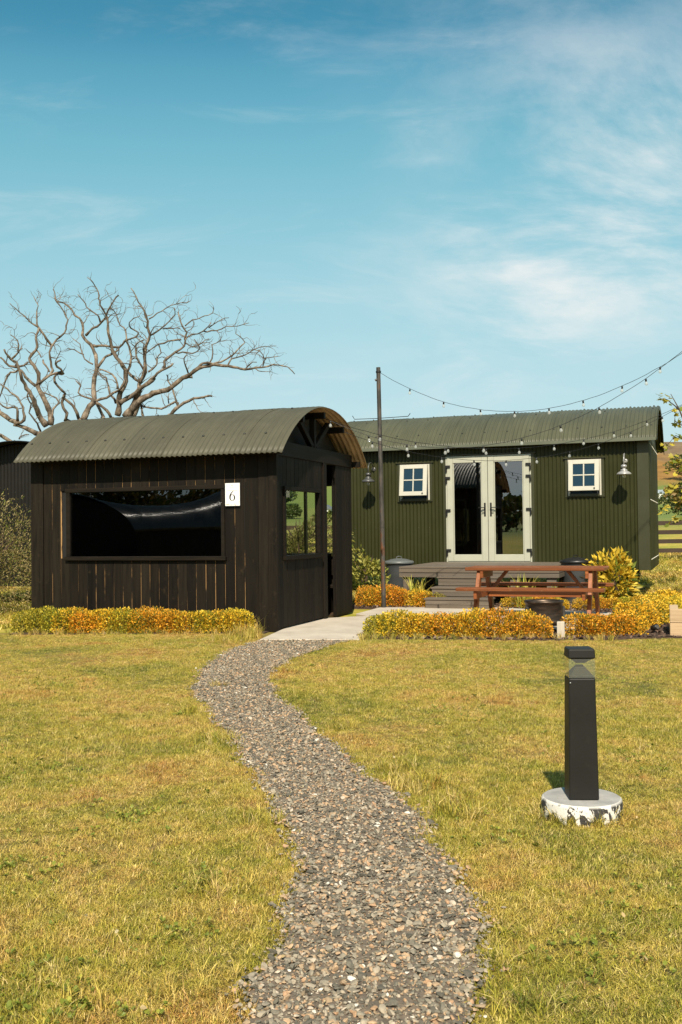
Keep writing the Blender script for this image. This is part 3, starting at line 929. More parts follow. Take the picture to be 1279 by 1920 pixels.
# front long wall: posts, boards, tongue strips showing in the joints
WX0, WX1, WZ0, WZ1 = -3.20, -0.74, 0.93, 1.935
board(-3.80, -3.595, -0.012, 0.05, 0.0, 2.50, name='corner_post')
board(-0.255, -0.115, -0.010, 0.02, 0.0, 2.50)
board(-0.110, 0.012, -0.022, 0.06, 0.0, 2.50, name='corner_post')
xs = [-3.59]
random.seed(3)
while xs[-1] < -0.40:
    xs.append(xs[-1] + random.choice((0.138, 0.142, 0.145)))
xs[-1] = -0.258
for a, b in zip(xs[:-1], xs[1:]):
    g = random.choice((0.003, 0.0045, 0.006, 0.008))
    dy = random.uniform(-0.002, 0.002)
    if b < WX0 + 0.03 or a > WX1 - 0.03:
        board(a + g / 2, b - g / 2, dy, 0.02, random.uniform(0.015, 0.035), 2.52)
    else:
        board(a + g / 2, b - g / 2, dy, 0.02, random.uniform(0.015, 0.035), WZ0 + 0.03)
        board(a + g / 2, b - g / 2, dy, 0.02, WZ1 - 0.03, 2.52)
mb = MB()
for x in xs[1:-1]:
    if WX0 + 0.03 < x < WX1 - 0.03:
        mb.box(x - .014, x + .014, .008, .016, .02, WZ0); mb.box(x - .014, x + .014, .008, .016, WZ1, 2.5)
    else:
        mb.box(x - .014, x + .014, .008, .016, .02, 2.5)
tag(mb.build('joint_tongue', M['tongue'], HUT), kind='stuff')
# backing sheet, inside: added to block light through the board joints
mb = MB()
for (a, b, c, d) in ((-3.78, WX0, 0.02, 2.5), (WX0, WX1, 0.02, WZ0), (WX0, WX1, WZ1, 2.5), (WX1, -0.05, 0.02, 2.5)):
    mb.box(a, b, 0.021, 0.045, c, d)
mb.build('wall_backing', M['backing'], HUT)
# big window
wf = MB()
wf.box(WX0, WX0 + 0.06, -0.030, 0.05, WZ0 + .055, WZ1 - .055); wf.box(WX1 - 0.05, WX1, -0.030, 0.05, WZ0 + .055, WZ1 - .055)
wf.box(WX0 - .01, WX1 + .01, -0.038, 0.05, WZ1 - .055, WZ1); wf.box(WX0 - .02, WX1 + .02, -0.048, 0.05, WZ0, WZ0 + .055)
WIN = wf.build('window', M['charH'], HUT, bevel=0.004)
# bowed acrylic pane: follows a slight bulge of the sheet
def bowed_pane():
    nx, nz = 60, 16
    V, F = [], []
    x0, x1, z0, z1 = WX0 + .061, WX1 - .051, WZ0 + .056, WZ1 - .056
    for s in (0, 1):
        for i in range(nx + 1):
            for k in range(nz + 1):
                u, v = i / nx, k / nz
                x, z = x0 + (x1 - x0) * u, z0 + (z1 - z0) * v
                by = PANE_BOW * math.sin(math.pi * u) * math.sin(math.pi * v) + PANE_TWIST * (u - .5) * (v - .5)
                V.append((x, 0.005 - by + .004 * s, z))
    n1 = (nx + 1) * (nz + 1)
    for s in (0, 1):
        for i in range(nx):
            for k in range(nz):
                f = (i * (nz + 1) + k, (i + 1) * (nz + 1) + k, (i + 1) * (nz + 1) + k + 1, i * (nz + 1) + k + 1)
                F.append(tuple(q + s * n1 for q in (f if s == 0 else f[::-1])))
    return np_mesh('pane', V, F, [M['perspex']], smooth=True)
PANE_BOW, PANE_TWIST = 0.007, 0.012
link('pane', bowed_pane(), WIN)
# gable wall facing +X (x = 0)
def gboard(y0, y1, z0, z1, xo=0.0, mat='char', name='plank', th=0.02, bevel=0.003):
    return box(xo - th, xo, y0, y1, z0, z1).build(name, M[mat], HUT, bevel=bevel)
GY0, GY1, GZ0, GZ1 = 0.225, 1.585, 0.925, 1.905
ys_ = [0.062]
while ys_[-1] < 1.66:
    ys_.append(ys_[-1] + random.choice((0.140, 0.146, 0.150)))
ys_[-1] = 1.718
for a, b in zip(ys_[:-1], ys_[1:]):
    g = random.choice((0.003, 0.004, 0.005, 0.007)); dx = random.uniform(-.002, .002)
    if b < GY0 + .03 or a > GY1 - .03:
        gboard(a + g / 2, b - g / 2, .045, 2.30, dx)
    else:
        gboard(a + g / 2, b - g / 2, .045, GZ0 + .03, dx); gboard(a + g / 2, b - g / 2, GZ1 - .03, 2.30, dx)
mb = MB()
for y in ys_[1:-1]:
    for z0, z1 in (((.05, GZ0), (GZ1, 2.29)) if GY0 < y < GY1 else ((.05, 2.29),)):
        mb.box(-.015, -.008, y - .012, y + .012, z0, z1)
for y in (2.43, 2.57, 2.71, 2.85):
    mb.box(-.015, -.008, y - .012, y + .012, .01, 2.29)
tag(mb.build('joint_tongue', M['tongue'], HUT), kind='stuff')
mb = MB()
for (a, b, c, d) in ((.05, GY0, .05, 2.3), (GY0, GY1, .05, GZ0), (GY0, GY1, GZ1, 2.3), (GY1, 1.72, .05, 2.3), (2.30, 2.98, .01, 2.3)):
    mb.box(-.045, -.021, a, b, c, d)
mb.build('wall_backing', M['backing'], HUT)  # added behind the gable boards to block light
board(-0.07, 0.022, 1.722, 1.842, 0.02, 2.30, name='door_post')
for a, b in ((2.29, 2.43), (2.43, 2.57), (2.57, 2.71), (2.71, 2.85), (2.85, 2.99)):
    gboard(a + .002, b - .002, 0.012, 2.30, random.uniform(-.002, .002))
board(-0.06, -0.022, 2.285, 2.32, 0.012, 2.30, name='door_post')
box(-.09, .018, -.02, 3.02, 2.302, 2.50).build('tie_beam', M['charY'], HUT, bevel=.004)
mb = MB()                                               # recessed boarding of the gable triangle
N_ = 24
vs = []
for i in range(N_ + 1):
    y = -.02 + 3.04 * i / N_
    vs += [(-.22, y, 2.45), (-.22, y, arc_z(y))]
mb.add(vs, [(2 * i, 2 * i + 2, 2 * i + 3, 2 * i + 1) for i in range(N_)])
mb.build('gable_board', M['backing'], HUT)
MB().bar((-.06, 1.5, 2.5), (-.06, 1.5, 3.0), .08, .07, (1, 0, 0)).build('king_post', M['char'], HUT, bevel=.004)
for sg in (-1, 1):
    MB().bar((-.06, 1.5 + sg * .06, 2.52), (-.06, 1.5 + sg * .62, 2.90), .07, .08, (1, 0, 0)).build('truss_strut', M['charY'], HUT, bevel=.004)
for y, z in ((1.50, 2.985), (2.32, 2.85), (0.68, 2.85), (3.08, 2.37), (-.09, 2.37)):
    box(-3.7, 0.13, y - .035, y + .035, z - .06, z + .03).build('purlin', M['charH'], HUT, bevel=.004)
gw = MB()
gw.box(-.05, .026, GY0, GY0 + .05, GZ0 + .06, GZ1 - .05); gw.box(-.05, .026, GY1 - .06, GY1, GZ0 + .06, GZ1 - .05)
gw.box(-.05, .034, GY0 - .01, GY1 + .01, GZ1 - .05, GZ1); gw.box(-.05, .044, GY0 - .02, GY1 + .02, GZ0, GZ0 + .06)
GW = gw.build('window', M['charY'], HUT, bevel=.004)
box(-.022, -.018, GY0 + .051, GY1 - .061, GZ0 + .061, GZ1 - .051).build('pane', M['clear'], GW)
# back wall with an opening, end wall, floor, bench
BX0, BX1, BZ0, BZ1 = -1.62, -0.27, 0.95, 2.02
x = -3.8
while x < -0.01:
    x2 = min(x + .2, 0.0)
    if x2 <= BX0 + .02 or x >= BX1 - .02:
        board(x + .001, x2 - .001, 3.0, 3.03, .02, 2.5)
    else:
        board(x + .001, x2 - .001, 3.0, 3.03, .02, BZ0); board(x + .001, x2 - .001, 3.0, 3.03, BZ1, 2.5)
    x = x2
bw = MB()
bw.box(BX0, BX0 + .05, 2.95, 3.05, BZ0, BZ1); bw.box(BX1 - .035, BX1, 2.95, 3.05, BZ0, BZ1); bw.box(BX0 + .051, BX1 - .036, 2.95, 3.05, BZ0 - .05, BZ0); bw.box(BX0 + .051, BX1 - .036, 2.95, 3.05, BZ1, BZ1 + .05)
bw.box(-0.79, -0.755, 2.96, 3.04, BZ0 + .001, BZ1 - .001)
BW = bw.build('window', M['olive_trim'], HUT, bevel=.003)
box(BX0 + .051, -0.791, 2.998, 3.002, BZ0 + .002, BZ1 - .002).build('pane', M['clear'], BW)
box(-.754, BX1 - .036, 2.998, 3.002, BZ0 + .002, BZ1 - .002).build('pane', M['clear'], BW)
y = 0.05
while y < 2.99:
    y2 = min(y + .2, 2.995)
    box(-3.80, -3.77, y + .001, y2 - .001, .02, min(arc_z(y), arc_z(y2))).build('plank', M['char'], HUT)
    y = y2
box(-3.76, -.06, .05, 2.99, -.01, .035).build('floor', M['floor'], HUT)
bn = box(-3.7, -.1, 2.5, 2.98, .42, .47).build('bench', M['charH'], HUT, bevel=.005)
for x in (-3.4, -2.2, -1.0, -.3):
    box(x, x + .08, 2.55, 2.95, .036, .419).build('bench_support', M['char'], bn)
box(-3.7, -.1, 2.93, 2.985, .6, .84).build('backrest', M['charH'], HUT, bevel=.005)
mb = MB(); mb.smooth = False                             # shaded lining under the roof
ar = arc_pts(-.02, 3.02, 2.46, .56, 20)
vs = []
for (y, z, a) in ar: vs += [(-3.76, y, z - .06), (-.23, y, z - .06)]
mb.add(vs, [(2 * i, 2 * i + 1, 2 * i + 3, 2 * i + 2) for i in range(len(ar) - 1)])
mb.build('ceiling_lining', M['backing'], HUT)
# bulb of the hut's own gable light is part of the festoon below; number sign
SG = thing('number_sign', 'white paper sign with a black serif figure 6 beside the big dark window', 'sign', HUT.matrix_basis @ Vector((-0.615, -0.030, 1.80)), R(-19.4))
m_paper = m_paint('white_paper', (0.80, 0.79, 0.78), 0.45, 0.02, 3)
m_ink = m_paint('black_ink', (0.02, 0.02, 0.022), 0.5, 0.02)
m_grey = m_paint('grey_print', (0.50, 0.50, 0.49), 0.5, 0.03)
m_blush = m_paint('blush_print', (0.66, 0.46, 0.38), 0.5, 0.15, 60)
m_gold = m_paint('leaf_print', (0.62, 0.56, 0.36), 0.5, 0.15, 60)
box(-.105, .105, -.004, .004, -.150, .150).build('panel', m_paper, SG)
def stroke(mb, pts, y):
    for (x0, z0, w0), (x1, z1, w1) in zip(pts[:-1], pts[1:]):
        d = Vector((x1 - x0, z1 - z0)); d.normalize(); nx_, nz_ = -d.y, d.x
        mb.add([(x0 + nx_ * w0, y, z0 + nz_ * w0), (x0 - nx_ * w0, y, z0 - nz_ * w0), (x1 - nx_ * w1, y, z1 - nz_ * w1), (x1 + nx_ * w1, y, z1 + nz_ * w1)], [(0, 1, 2, 3)])
mb = MB()
cx0, cz0, rx, rz = -.002, -.041, .033, .040
ring = []
for i in range(41):                                      # bowl: thick at the sides, hairline top and bottom
    t = math.pi * 0.62 + 2 * math.pi * i / 40
    ring.append((cx0 + rx * math.cos(t), cz0 + rz * math.sin(t), 0.0018 + 0.0080 * abs(math.cos(t)) ** 1.6))
stroke(mb, ring, -.0062)
tail = []
for i in range(15):                                      # stem sweeping up to the right
    u = i / 14
    tail.append((-.0345 + .050 * u ** 1.7, -.030 + .078 * u ** 0.85, 0.0084 * (1 - u) ** 0.9 + 0.0022))
stroke(mb, tail, -.0066)
mb.build('figure', m_ink, SG)
mb = MB()
random.seed(8)
for z, x0, x1, hh in ((.097, -.045, .07, .0030), (.055, -.075, .072, .0042)):     # two lines of small print
    x = x0
    while x < x1:
        l = random.uniform(.004, .008); mb.box(x, min(x + l, x1), -.0058, -.0045, z - hh, z + hh * random.uniform(.5, 1)); x += l + random.choice((.0016, .002, .006))
tag(mb.build('small_print', m_grey, SG), kind='stuff')
mb = MB(); mb.lathe([(.0, 0), (.012, .0)], 14)
mb.v = [(x - .005, -.0056, .120 + y * .6) for x, y, z in mb.v]
mb.build('emblem', m_blush, SG)
for mm, n, s in ((m_blush, 16, 1), (m_gold, 12, 2)):     # blossom border along the foot
    mb = MB(); random.seed(s)
    for _ in range(n):
        x = random.uniform(-.095, .095); z = -.142 + random.uniform(0, .018 + .03 * max(0, x / .1)); r = random.uniform(.003, .007)
        mb.add([(x + r * math.cos(k * math.pi / 3), -.0056 - .0003 * s, z + r * math.sin(k * math.pi / 3)) for k in range(6)], [tuple(range(6))])
    tag(mb.build('blossom_print', mm, SG), kind='stuff')
mb = MB()
for x, z in ((-.082, .118), (.082, .122)): mb.lathe([(.004, 0), (.003, .004), (0, .005)], 8, (x, z, 0))
mb.v = [(x, -.004 - z, y) for x, y, z in mb.v]
tag(mb.build('pin', M['steel'], SG), kind='stuff')

# ------------------------------------------------------------------ the olive wagon hut
WAG = thing('shepherd_hut', 'olive green corrugated wagon hut with glazed double doors behind the picnic table', 'hut', (5.865, 18.512, 0), R(-20.0))
WL = -6.42
roof(WAG, -6.56, 0.02, -0.02, 3.74, 2.955, 0.80, 10, M['olive_roof'], M['olive'], (0.10, 0.30, 0.42, 0.58, 0.70, 0.90), amp=.0125, every=6)
def sheet(x0, x1, z0, z1):
    corr_wall(x0, x1, z0, z1, 0.185).build('wall_sheet', M['olive'], WAG)
for a in ((WL, -5.73, .50, 2.98), (-5.73, -5.06, .50, 2.98), (-5.06, -4.33, .50, 1.90), (-5.06, -4.33, 2.66, 2.98), (-4.33, -4.10, .50, 2.98), (-4.10, -2.30, .50, .62), (-4.10, -2.30, 2.785, 2.98),
          (-2.30, -1.68, .50, 2.98), (-1.68, -.95, .50, 1.92), (-1.68, -.95, 2.65, 2.98), (-.95, -.345, .50, 2.98)):
    sheet(*a)
mb = MB()
for a, b, c, d in ((WL, -5.0, .5, 2.96), (-5.0, -4.38, .5, 1.92), (-5.0, -4.38, 2.63, 2.96), (-4.38, -4.04, .5, 2.96), (-4.04, -2.34, .5, .62), (-4.04, -2.34, 2.77, 2.96), (-2.34, -1.62, .5, 2.96),
                   (-1.62, -1.0, .5, 1.94), (-1.62, -1.0, 2.62, 2.96), (-1.0, -.14, .5, 2.96)):
    mb.box(a, b, .19, .25, c, d)
mb.build('front_lining', M['inner_wood'], WAG)
box(-.345, -.128, .160, .189, .50, 2.97).build('corner_trim', M['olive_trim'], WAG, bevel=.006)
box(WL - .01, WL + .12, .160, .189, .50, 2.97).build('corner_trim', M['olive_trim'], WAG, bevel=.006)
# end walls
mb = corr_wall(.19, 3.55, .50, 2.98, -.135, axis='y')
mb.build('wall_sheet', M['olive'], WAG)
ar = arc_pts(.0, 3.72, 2.95, .78, 24)
for xx in (-.128, WL + .01):
    mb = MB(); vs = []
    for (y, z, a) in ar: vs += [(xx, y, 2.93), (xx, y, max(z - .01, 2.94))]
    mb.add(vs, [(2 * i, 2 * i + 2, 2 * i + 3, 2 * i + 1) for i in range(len(ar) - 1)]); mb.build('gable_sheet', M['olive'], WAG)
box(WL, WL + .04, .251, 3.55, .5, 2.95).build('end_lining', M['inner_wood'], WAG)
box(-.19, -.145, .251, 3.55, .5, 2.95).build('end_lining', M['inner_wood'], WAG)
box(WL, -.14, 3.55, 3.60, .5, 2.97).build('back_wall', M['inner_wood'], WAG)
box(WL + .041, -.191, .251, 3.549, .56, .60).build('floor', M['floor'], WAG)
box(WL + .041, -.191, .251, 3.549, 2.80, 2.83).build('ceiling', M['inner_wood'], WAG)
mb = MB()                                               # rows of pale cap screws across the end wall
for z in (.70, 1.83, 2.90):
    for k in range(22):
        y = .26 + k * .152
        mb.tube([(-.118, y, z), (-.108, y, z), (-.104, y, z)], [.011, .010, .003], 7)
tag(mb.build('cap_screws', M['ivory'], WAG), kind='stuff')
mb = MB(); mb.smooth = True
for z in (.60, 1.35, 2.72):                                   # painted screws on the front
    x = WL + .2
    while x < -.3:
        if not (-4.15 < x < -2.25) and not (z == 2.72 and (-5.1 < x < -4.3 or -1.7 < x < -.9)) and not (z == 1.35 and random.random() < .5):
            mb.tube([(x, .17, z), (x, .161, z), (x, .158, z)], [.012, .010, .003], 6)
        x += PITCH * 3
tag(mb.build('sheet_screws', M['olive_trim'], WAG), kind='stuff')
# eaves gutter board and roof-end edge
MB().box(-6.55, .015, -.045, -.022, 2.925, 2.985).build('eaves_board', M['gutter'], WAG, bevel=.004)
arc2 = arc_pts(-0.03, 3.75, 2.945, .80, 26)
mb = MB(); vs = []
for (y, z, a) in arc2:
    s_, c_ = math.sin(a), math.cos(a)
    vs += [(.020, y + .012 * s_, z + .012 * c_), (.032, y + .012 * s_, z + .012 * c_), (.032, y - .06 * s_, z - .06 * c_), (.020, y - .06 * s_, z - .06 * c_)]
fs = []
for i in range(len(arc2) - 1):
    for k in range(4): fs.append((4 * i + k, 4 * i + (k + 1) % 4, 4 * i + 4 + (k + 1) % 4, 4 * i + 4 + k))
mb.add(vs, fs + [(3, 2, 1, 0), tuple(4 * (len(arc2) - 1) + k for k in range(4))]); mb.build('barge_strip', M['olive_trim'], WAG)
# bent bar lying along the ridge
MB().tube([(-6.42, 1.30, 3.84), (-6.38, 1.32, 3.765), (-5.9, 1.34, 3.76), (-5.5, 1.33, 3.765), (-5.15, 1.32, 3.77), (-5.10, 1.31, 3.83)], .008, 6).build('roof_hook_bar', M['black'], WAG)
# chassis and wheels
for y in (.55, 3.1):
    box(-6.2, -.35, y, y + .10, .38, .498).build('chassis_beam', M['black'], WAG, bevel=.006)
for x in (-5.6, -3.2, -.9):
    box(x, x + .08, .651, 3.099, .39, .497).build('cross_member', M['black'], WAG)
def wheel(cx, cy):
    t = MB(); t.smooth = True
    t.lathe([(.25, -.03), (.27, -.03), (.27, .03), (.25, .03), (.25, -.03)], 28)
    t.v = [(cx + x, cy + z, .27 + y) for x, y, z in t.v]
    wh = t.build('wheel', M['black'], WAG)
    hb = MB().lathe([(.0, -.07), (.05, -.07), (.05, .07), (0, .07)], 12); hb.v = [(cx + x, cy + z, .27 + y) for x, y, z in hb.v]
    hb.build('hub', M['black'], wh)
    for k in range(8):
        a = k * math.pi / 4
        MB().bar((cx + .045 * math.cos(a), cy, .27 + .045 * math.sin(a)), (cx + .255 * math.cos(a), cy, .27 + .255 * math.sin(a)), .025, .02).build('spoke', M['black'], wh)
for cx, cy in ((-5.55, .75), (-5.55, 3.0), (-1.0, 3.0)): wheel(cx, cy)
for x, y in ((-.42, 1.2),):
    MB().bar((x - .10, y + .25, .01), (x + .02, y, .39), .10, .06).build('prop_leg', M['black'], WAG, bevel=.004)
MB().bar((-.45, .6, .01), (-.45, .6, .39), .06, .06).build('prop_leg', M['black'], WAG)
# window and door trims, windows
def trim(x0, x1, z0, z1, wd=.06, below=True, name='trim'):
    mb = MB()
    mb.box(x0, x0 + wd, .158, .188, z0, z1 - .001); mb.box(x1 - wd, x1, .158, .188, z0, z1 - .001)
    mb.box(x0 - .03, x1 + .03, .135, .188, z1, z1 + .022)
    if below: mb.box(x0 - .005, x1 + .005, .150, .188, z0 - .025, z0 - .001)
    mb.build(name, M['olive_trim'], WAG, bevel=.003)
trim(-5.06, -4.325, 1.905, 2.665); trim(-1.68, -.945, 1.925, 2.645); trim(-4.105, -2.28, .645, 2.785, .06, False)
def casement(x0, x1, z0, z1, lbl):
    """outer frame in the wall, sash hinged at its head and pushed open at the foot"""
    f = MB()
    f.box(x0, x0 + .035, .150, .25, z0, z1); f.box(x1 - .035, x1, .150, .25, z0, z1); f.box(x0 + .036, x1 - .036, .155, .25, z1 - .035, z1); f.box(x0 + .036, x1 - .036, .155, .25, z0, z0 + .03)
    fo = f.build('window', M['ivory'], WAG, bevel=.003)
    sill = box(x0 + .03, x1 - .03, .120, .1545, z0 - .012, z0 + .035).build('sill', M['olive_trim'], fo)
    W, H = x1 - x0 - .05, z1 - z0 - .09
    s = MB(); b = .085
    s.box(-W / 2, -W / 2 + b, -.045, 0, -H, 0); s.box(W / 2 - b, W / 2, -.045, 0, -H, 0)
    s.box(-W / 2 + b, W / 2 - b, -.045, 0, -b, 0); s.box(-W / 2 + b, W / 2 - b, -.045, 0, -H, -H + b)
    gx, gz = W / 2 - b, (H - 2 * b)
    s.box(-.012, .012, -.043, -.006, -H + b, -b)
    s.box(-gx, -.012, -.041, -.006, -H / 2 - .012, -H / 2 + .012); s.box(.012, gx, -.041, -.006, -H / 2 - .012, -H / 2 + .012)
    loc = ((x0 + x1) / 2 - .008, .150, z1 - .01); rot = (R(-8.5), 0, 0)
    so = s.build('sash', M['ivory'], fo, bevel=.003, loc=loc, rot=rot)
    p = MB()
    for xa, xb in ((-gx, -.012), (.012, gx)):
        for za, zb in ((-H + b, -H / 2 - .012), (-H / 2 + .012, -b)): p.box(xa, xb, -.022, -.018, za, zb)
    p.build('pane', M['glass_win'], fo, loc=loc, rot=rot)
    k = MB().box(W / 2 - .10, W / 2 - .075, -.060, -.046, -H + .03, -H + .055); k.build('catch', M['black'], fo, loc=loc, rot=rot)
    bl = box(x0 + .04, x1 - .04, .262, .268, z0 + .03, z1 - .03)
    bl.build('blind', M['blind'], fo)
    return fo
M['blind'] = m_paint('dark_blue_blind', (0.012, 0.018, 0.026), 0.8, 0.1)
casement(-5.005, -4.38, 1.910, 2.640, 0); casement(-1.625, -1.0, 1.930, 2.625, 1)
# double doors
f = MB()
DX0, DX1, DZ0, DZ1 = -4.045, -2.335, .625, 2.775
f.box(DX0, DX0 + .03, .150, .25, DZ0, DZ1 - .03); f.box(DX1 - .03, DX1, .150, .25, DZ0, DZ1 - .03); f.box(DX0, DX1, .150, .25, DZ1 - .029, DZ1 - .002); f.box(DX0 + .031, DX1 - .031, .13, .25, DZ0, DZ0 + .035)
f.build('door_frame', M['cream'], WAG, bevel=.003)
def door(x0, x1, side):
    st, rt, rb = .115, .105, .135
    d = MB(); z0, z1 = DZ0 + .045, DZ1 - .034
    d.box(x0, x0 + st, .132, .20, z0, z1); d.box(x1 - st, x1, .132, .20, z0, z1)
    d.box(x0 + st + .0005, x1 - st - .0005, .134, .20, z1 - rt, z1); d.box(x0 + st + .0005, x1 - st - .0005, .134, .20, z0, z0 + rb)
    d.box(x0 + st + .001, x0 + st + .022, .146, .19, z0 + rb, z1 - rt); d.box(x1 - st - .022, x1 - st - .001, .146, .19, z0 + rb, z1 - rt)
    do = d.build('door', M['cream'], WAG, bevel=.005)
    box(x0 + st + .022, x1 - st - .022, .164, .172, z0 + rb, z1 - rt).build('pane', M['glass'], do)
    hx = x1 - .055 if side < 0 else x0 + .055
    h = MB()
    h.box(hx - .017, hx + .017, .122, .133, 1.56, 1.83)
    h.bar((hx, .118, 1.735), (hx, .085, 1.735), .022, .022, (1, 0, 0)); h.bar((hx - side * .005, .085, 1.735), (hx + side * .125, .085, 1.733), .016, .022, (0, 0, 1))
    h.tube([(hx, .122, 1.66), (hx + side * .02, .105, 1.64), (hx + side * .06, .105, 1.652)], .008, 6)
    h.build('handle', M['black'], do, bevel=.003)
    ex = x0 if side < 0 else x1
    for z in (.865, 1.665, 2.315, 2.545):
        hg = MB(); sx = -side
        a, b = ex + side * .035, ex - side * .065
        hg.box(min(a, b), max(a, b), .106, .133, z, z + .05)
        hg.box(min(ex + side * .035, ex + side * .005), max(ex + side * .035, ex + side * .005), .112, .15, z - .085, z - .0005)
        hg.build('hinge', M['black'], do, bevel=.003)
    return do
door(DX0 + .034, -3.195, -1); door(-3.185, DX1 - .034, 1)
# a few things of the room behind the glass
cab = box(-4.9, -3.2, 2.9, 3.5, .601, 1.5).build('interior_cupboard', M['inner_wood'], WAG, bevel=.008)
for x in (-4.85, -4.3, -3.75):
    mb = MB().box(x, x + .5, 2.87, 2.899, .68, 1.42); mb.build('cupboard_door', M['inner_wood'], cab, bevel=.01)
box(-4.0, -3.5, 3.50, 3.545, 1.75, 2.2).build('wall_picture', M['rail'], WAG)

# ------------------------------------------------------------------ deck and steps (wagon's axes)
DECK = thing('timber_deck', 'grey brown boarded deck with three steps below the double doors', 'deck', (5.865, 18.512, 0), R(-20.0))
y = -2.45; k = 0
while y < .10:
    y2 = min(y + .142, .105)
    box(-4.27, -1.46, y, y2 - .006, .630, .657).build('deck_board', M['deck'], DECK, bevel=.003)
    y = y2
for z0, z1 in ((.555, .628), (.472, .548)):
    box(-4.262, -1.468, -2.47, -2.448, z0, z1 - .003).build('fascia_board', M['deck'], DECK, bevel=.003)
    box(-4.262, -4.242, -2.446, .1, z0, z1 - .003).build('fascia_board', M['deck'], DECK, bevel=.003)
    box(-1.488, -1.468, -2.446, .1, z0, z1 - .003).build('fascia_board', M['deck'], DECK, bevel=.003)
for x in (-4.20, -2.30, -1.68):
    for yy in (-2.43, -.9):
        box(x, x + .16, yy, yy + .12, .0, .62 if yy > -2 else .47).build('deck_post', M['deck'], DECK, bevel=.004)
for i, (ys0, zt) in enumerate(((-3.62, .188), (-3.24, .345), (-2.86, .502))):
    yb = ys0 + .40
    for q in range(3):
        a = ys0 - .015 + q * .139
        box(-3.495 + i * .012, -2.40 - i * .012, a, a + .134, zt - .026, zt).build('step_tread', M['deck'], DECK, bevel=.003)
    lo = zt - .16 + (.012 if i else -.02)
    h = (zt - .028 - lo) / 2
    box(-3.475 + i * .012, -2.42 - i * .012, ys0, ys0 + .022, lo, lo + h - .003).build('step_riser', M['deck'], DECK, bevel=.003)
    box(-3.475 + i * .012, -2.42 - i * .012, ys0, ys0 + .022, lo + h, zt - .027).build('step_riser', M['deck'], DECK, bevel=.003)
    for x in (-3.475 + i * .012, -2.44 - i * .012):
        box(x, x + .02, ys0 + .024, yb if i < 2 else -2.475, max(lo, 0.0), zt - .027).build('step_side', M['deck'], DECK, bevel=.003)

# ------------------------------------------------------------------ picnic table
PT = thing('picnic_table', 'red brown stained picnic table with attached benches on the patio', 'picnic table', (2.80, 14.28, 0.028), R(-20))
for i in range(5):
    y = -.37 + i * .149
    box(-.97, .97, y, y + .142, .684, .732).build('tabletop_plank', M['table'], PT, bevel=.008)
for sg in (-1, 1):
    for j in range(2):
        y = sg * .70 + (j - 1) * .135
        box(-1.0, 1.0, y, y + .129, .420, .466).build('bench_plank', M['table'], PT, bevel=.008)
for ex in (-.78, .78):
    for sg in (-1, 1):
        MB().bar((ex, sg * .62, .0), (ex, sg * .25, .683), .055, .115, (1, 0, 0)).build('leg', M['tableZ'], PT, bevel=.005)
    s2 = -.047 if ex > 0 else .047
    box(ex + s2 - .022, ex + s2 + .022, -.80, .80, .31, .419).build('bench_bearer', M['table'], PT, bevel=.005)
    box(ex + s2 - .022, ex + s2 + .022, -.36, .36, .58, .683).build('top_bearer', M['table'], PT, bevel=.005)
    dx = -.36 if ex > 0 else .36
    MB().bar((ex + s2 * 1.6, .0, .345), (ex + dx, .0, .69), .07, .045, (0, 1, 0)).build('brace', M['tableZ'], PT, bevel=.004)
box(-.70, .70, -.03, .03, .30, .37).build('stretcher', M['table'], PT, bevel=.004)

# ------------------------------------------------------------------ fire drum
FD = thing('fire_pit_drum', 'rusty perforated washing machine drum used as a fire pit in front of the table', 'fire pit', (2.53, 12.50, 0.0), R(10))
mb = MB(); mb.smooth = True
mb.lathe([(.225, .10), (.235, .105), (.235, .15), (.229, .16), (.229, .36), (.235, .37), (.243, .385), (.243, .405), (.222, .405), (.218, .37), (.216, .13), (0, .12)], 48)
mb.build('drum', M['drum'], FD)
mb = MB()
for r_ in range(13):
    for k in range(60):
        a = 2 * math.pi * (k + .5 * (r_ % 2)) / 60; z = .172 + r_ * .0145
        p = Vector((.2293 * math.cos(a), .2293 * math.sin(a), z)); t = Vector((-math.sin(a), math.cos(a), 0)); u_ = Vector((0, 0, 1)); nrm = Vector((math.cos(a), math.sin(a), 0)) * .0012
        mb.add([p + nrm + (t * math.cos(q) + u_ * math.sin(q)) * .0048 for q in (0, 1.05, 2.1, 3.14, 4.19, 5.24)], [(0, 1, 2, 3, 4, 5)])
tag(mb.build('perforations', M['backing'], FD), kind='stuff')
for k in range(3):
    a = R(-160 + 120 * k) if k else R(200)
    a = R((-170, -10, 90)[k])
    MB().bar((.245 * math.cos(a), .245 * math.sin(a), 0), (.245 * math.cos(a), .245 * math.sin(a), .33), .05, .03, (-math.sin(a), math.cos(a), 0)).build('leg', M['rust'], FD, bevel=.003)

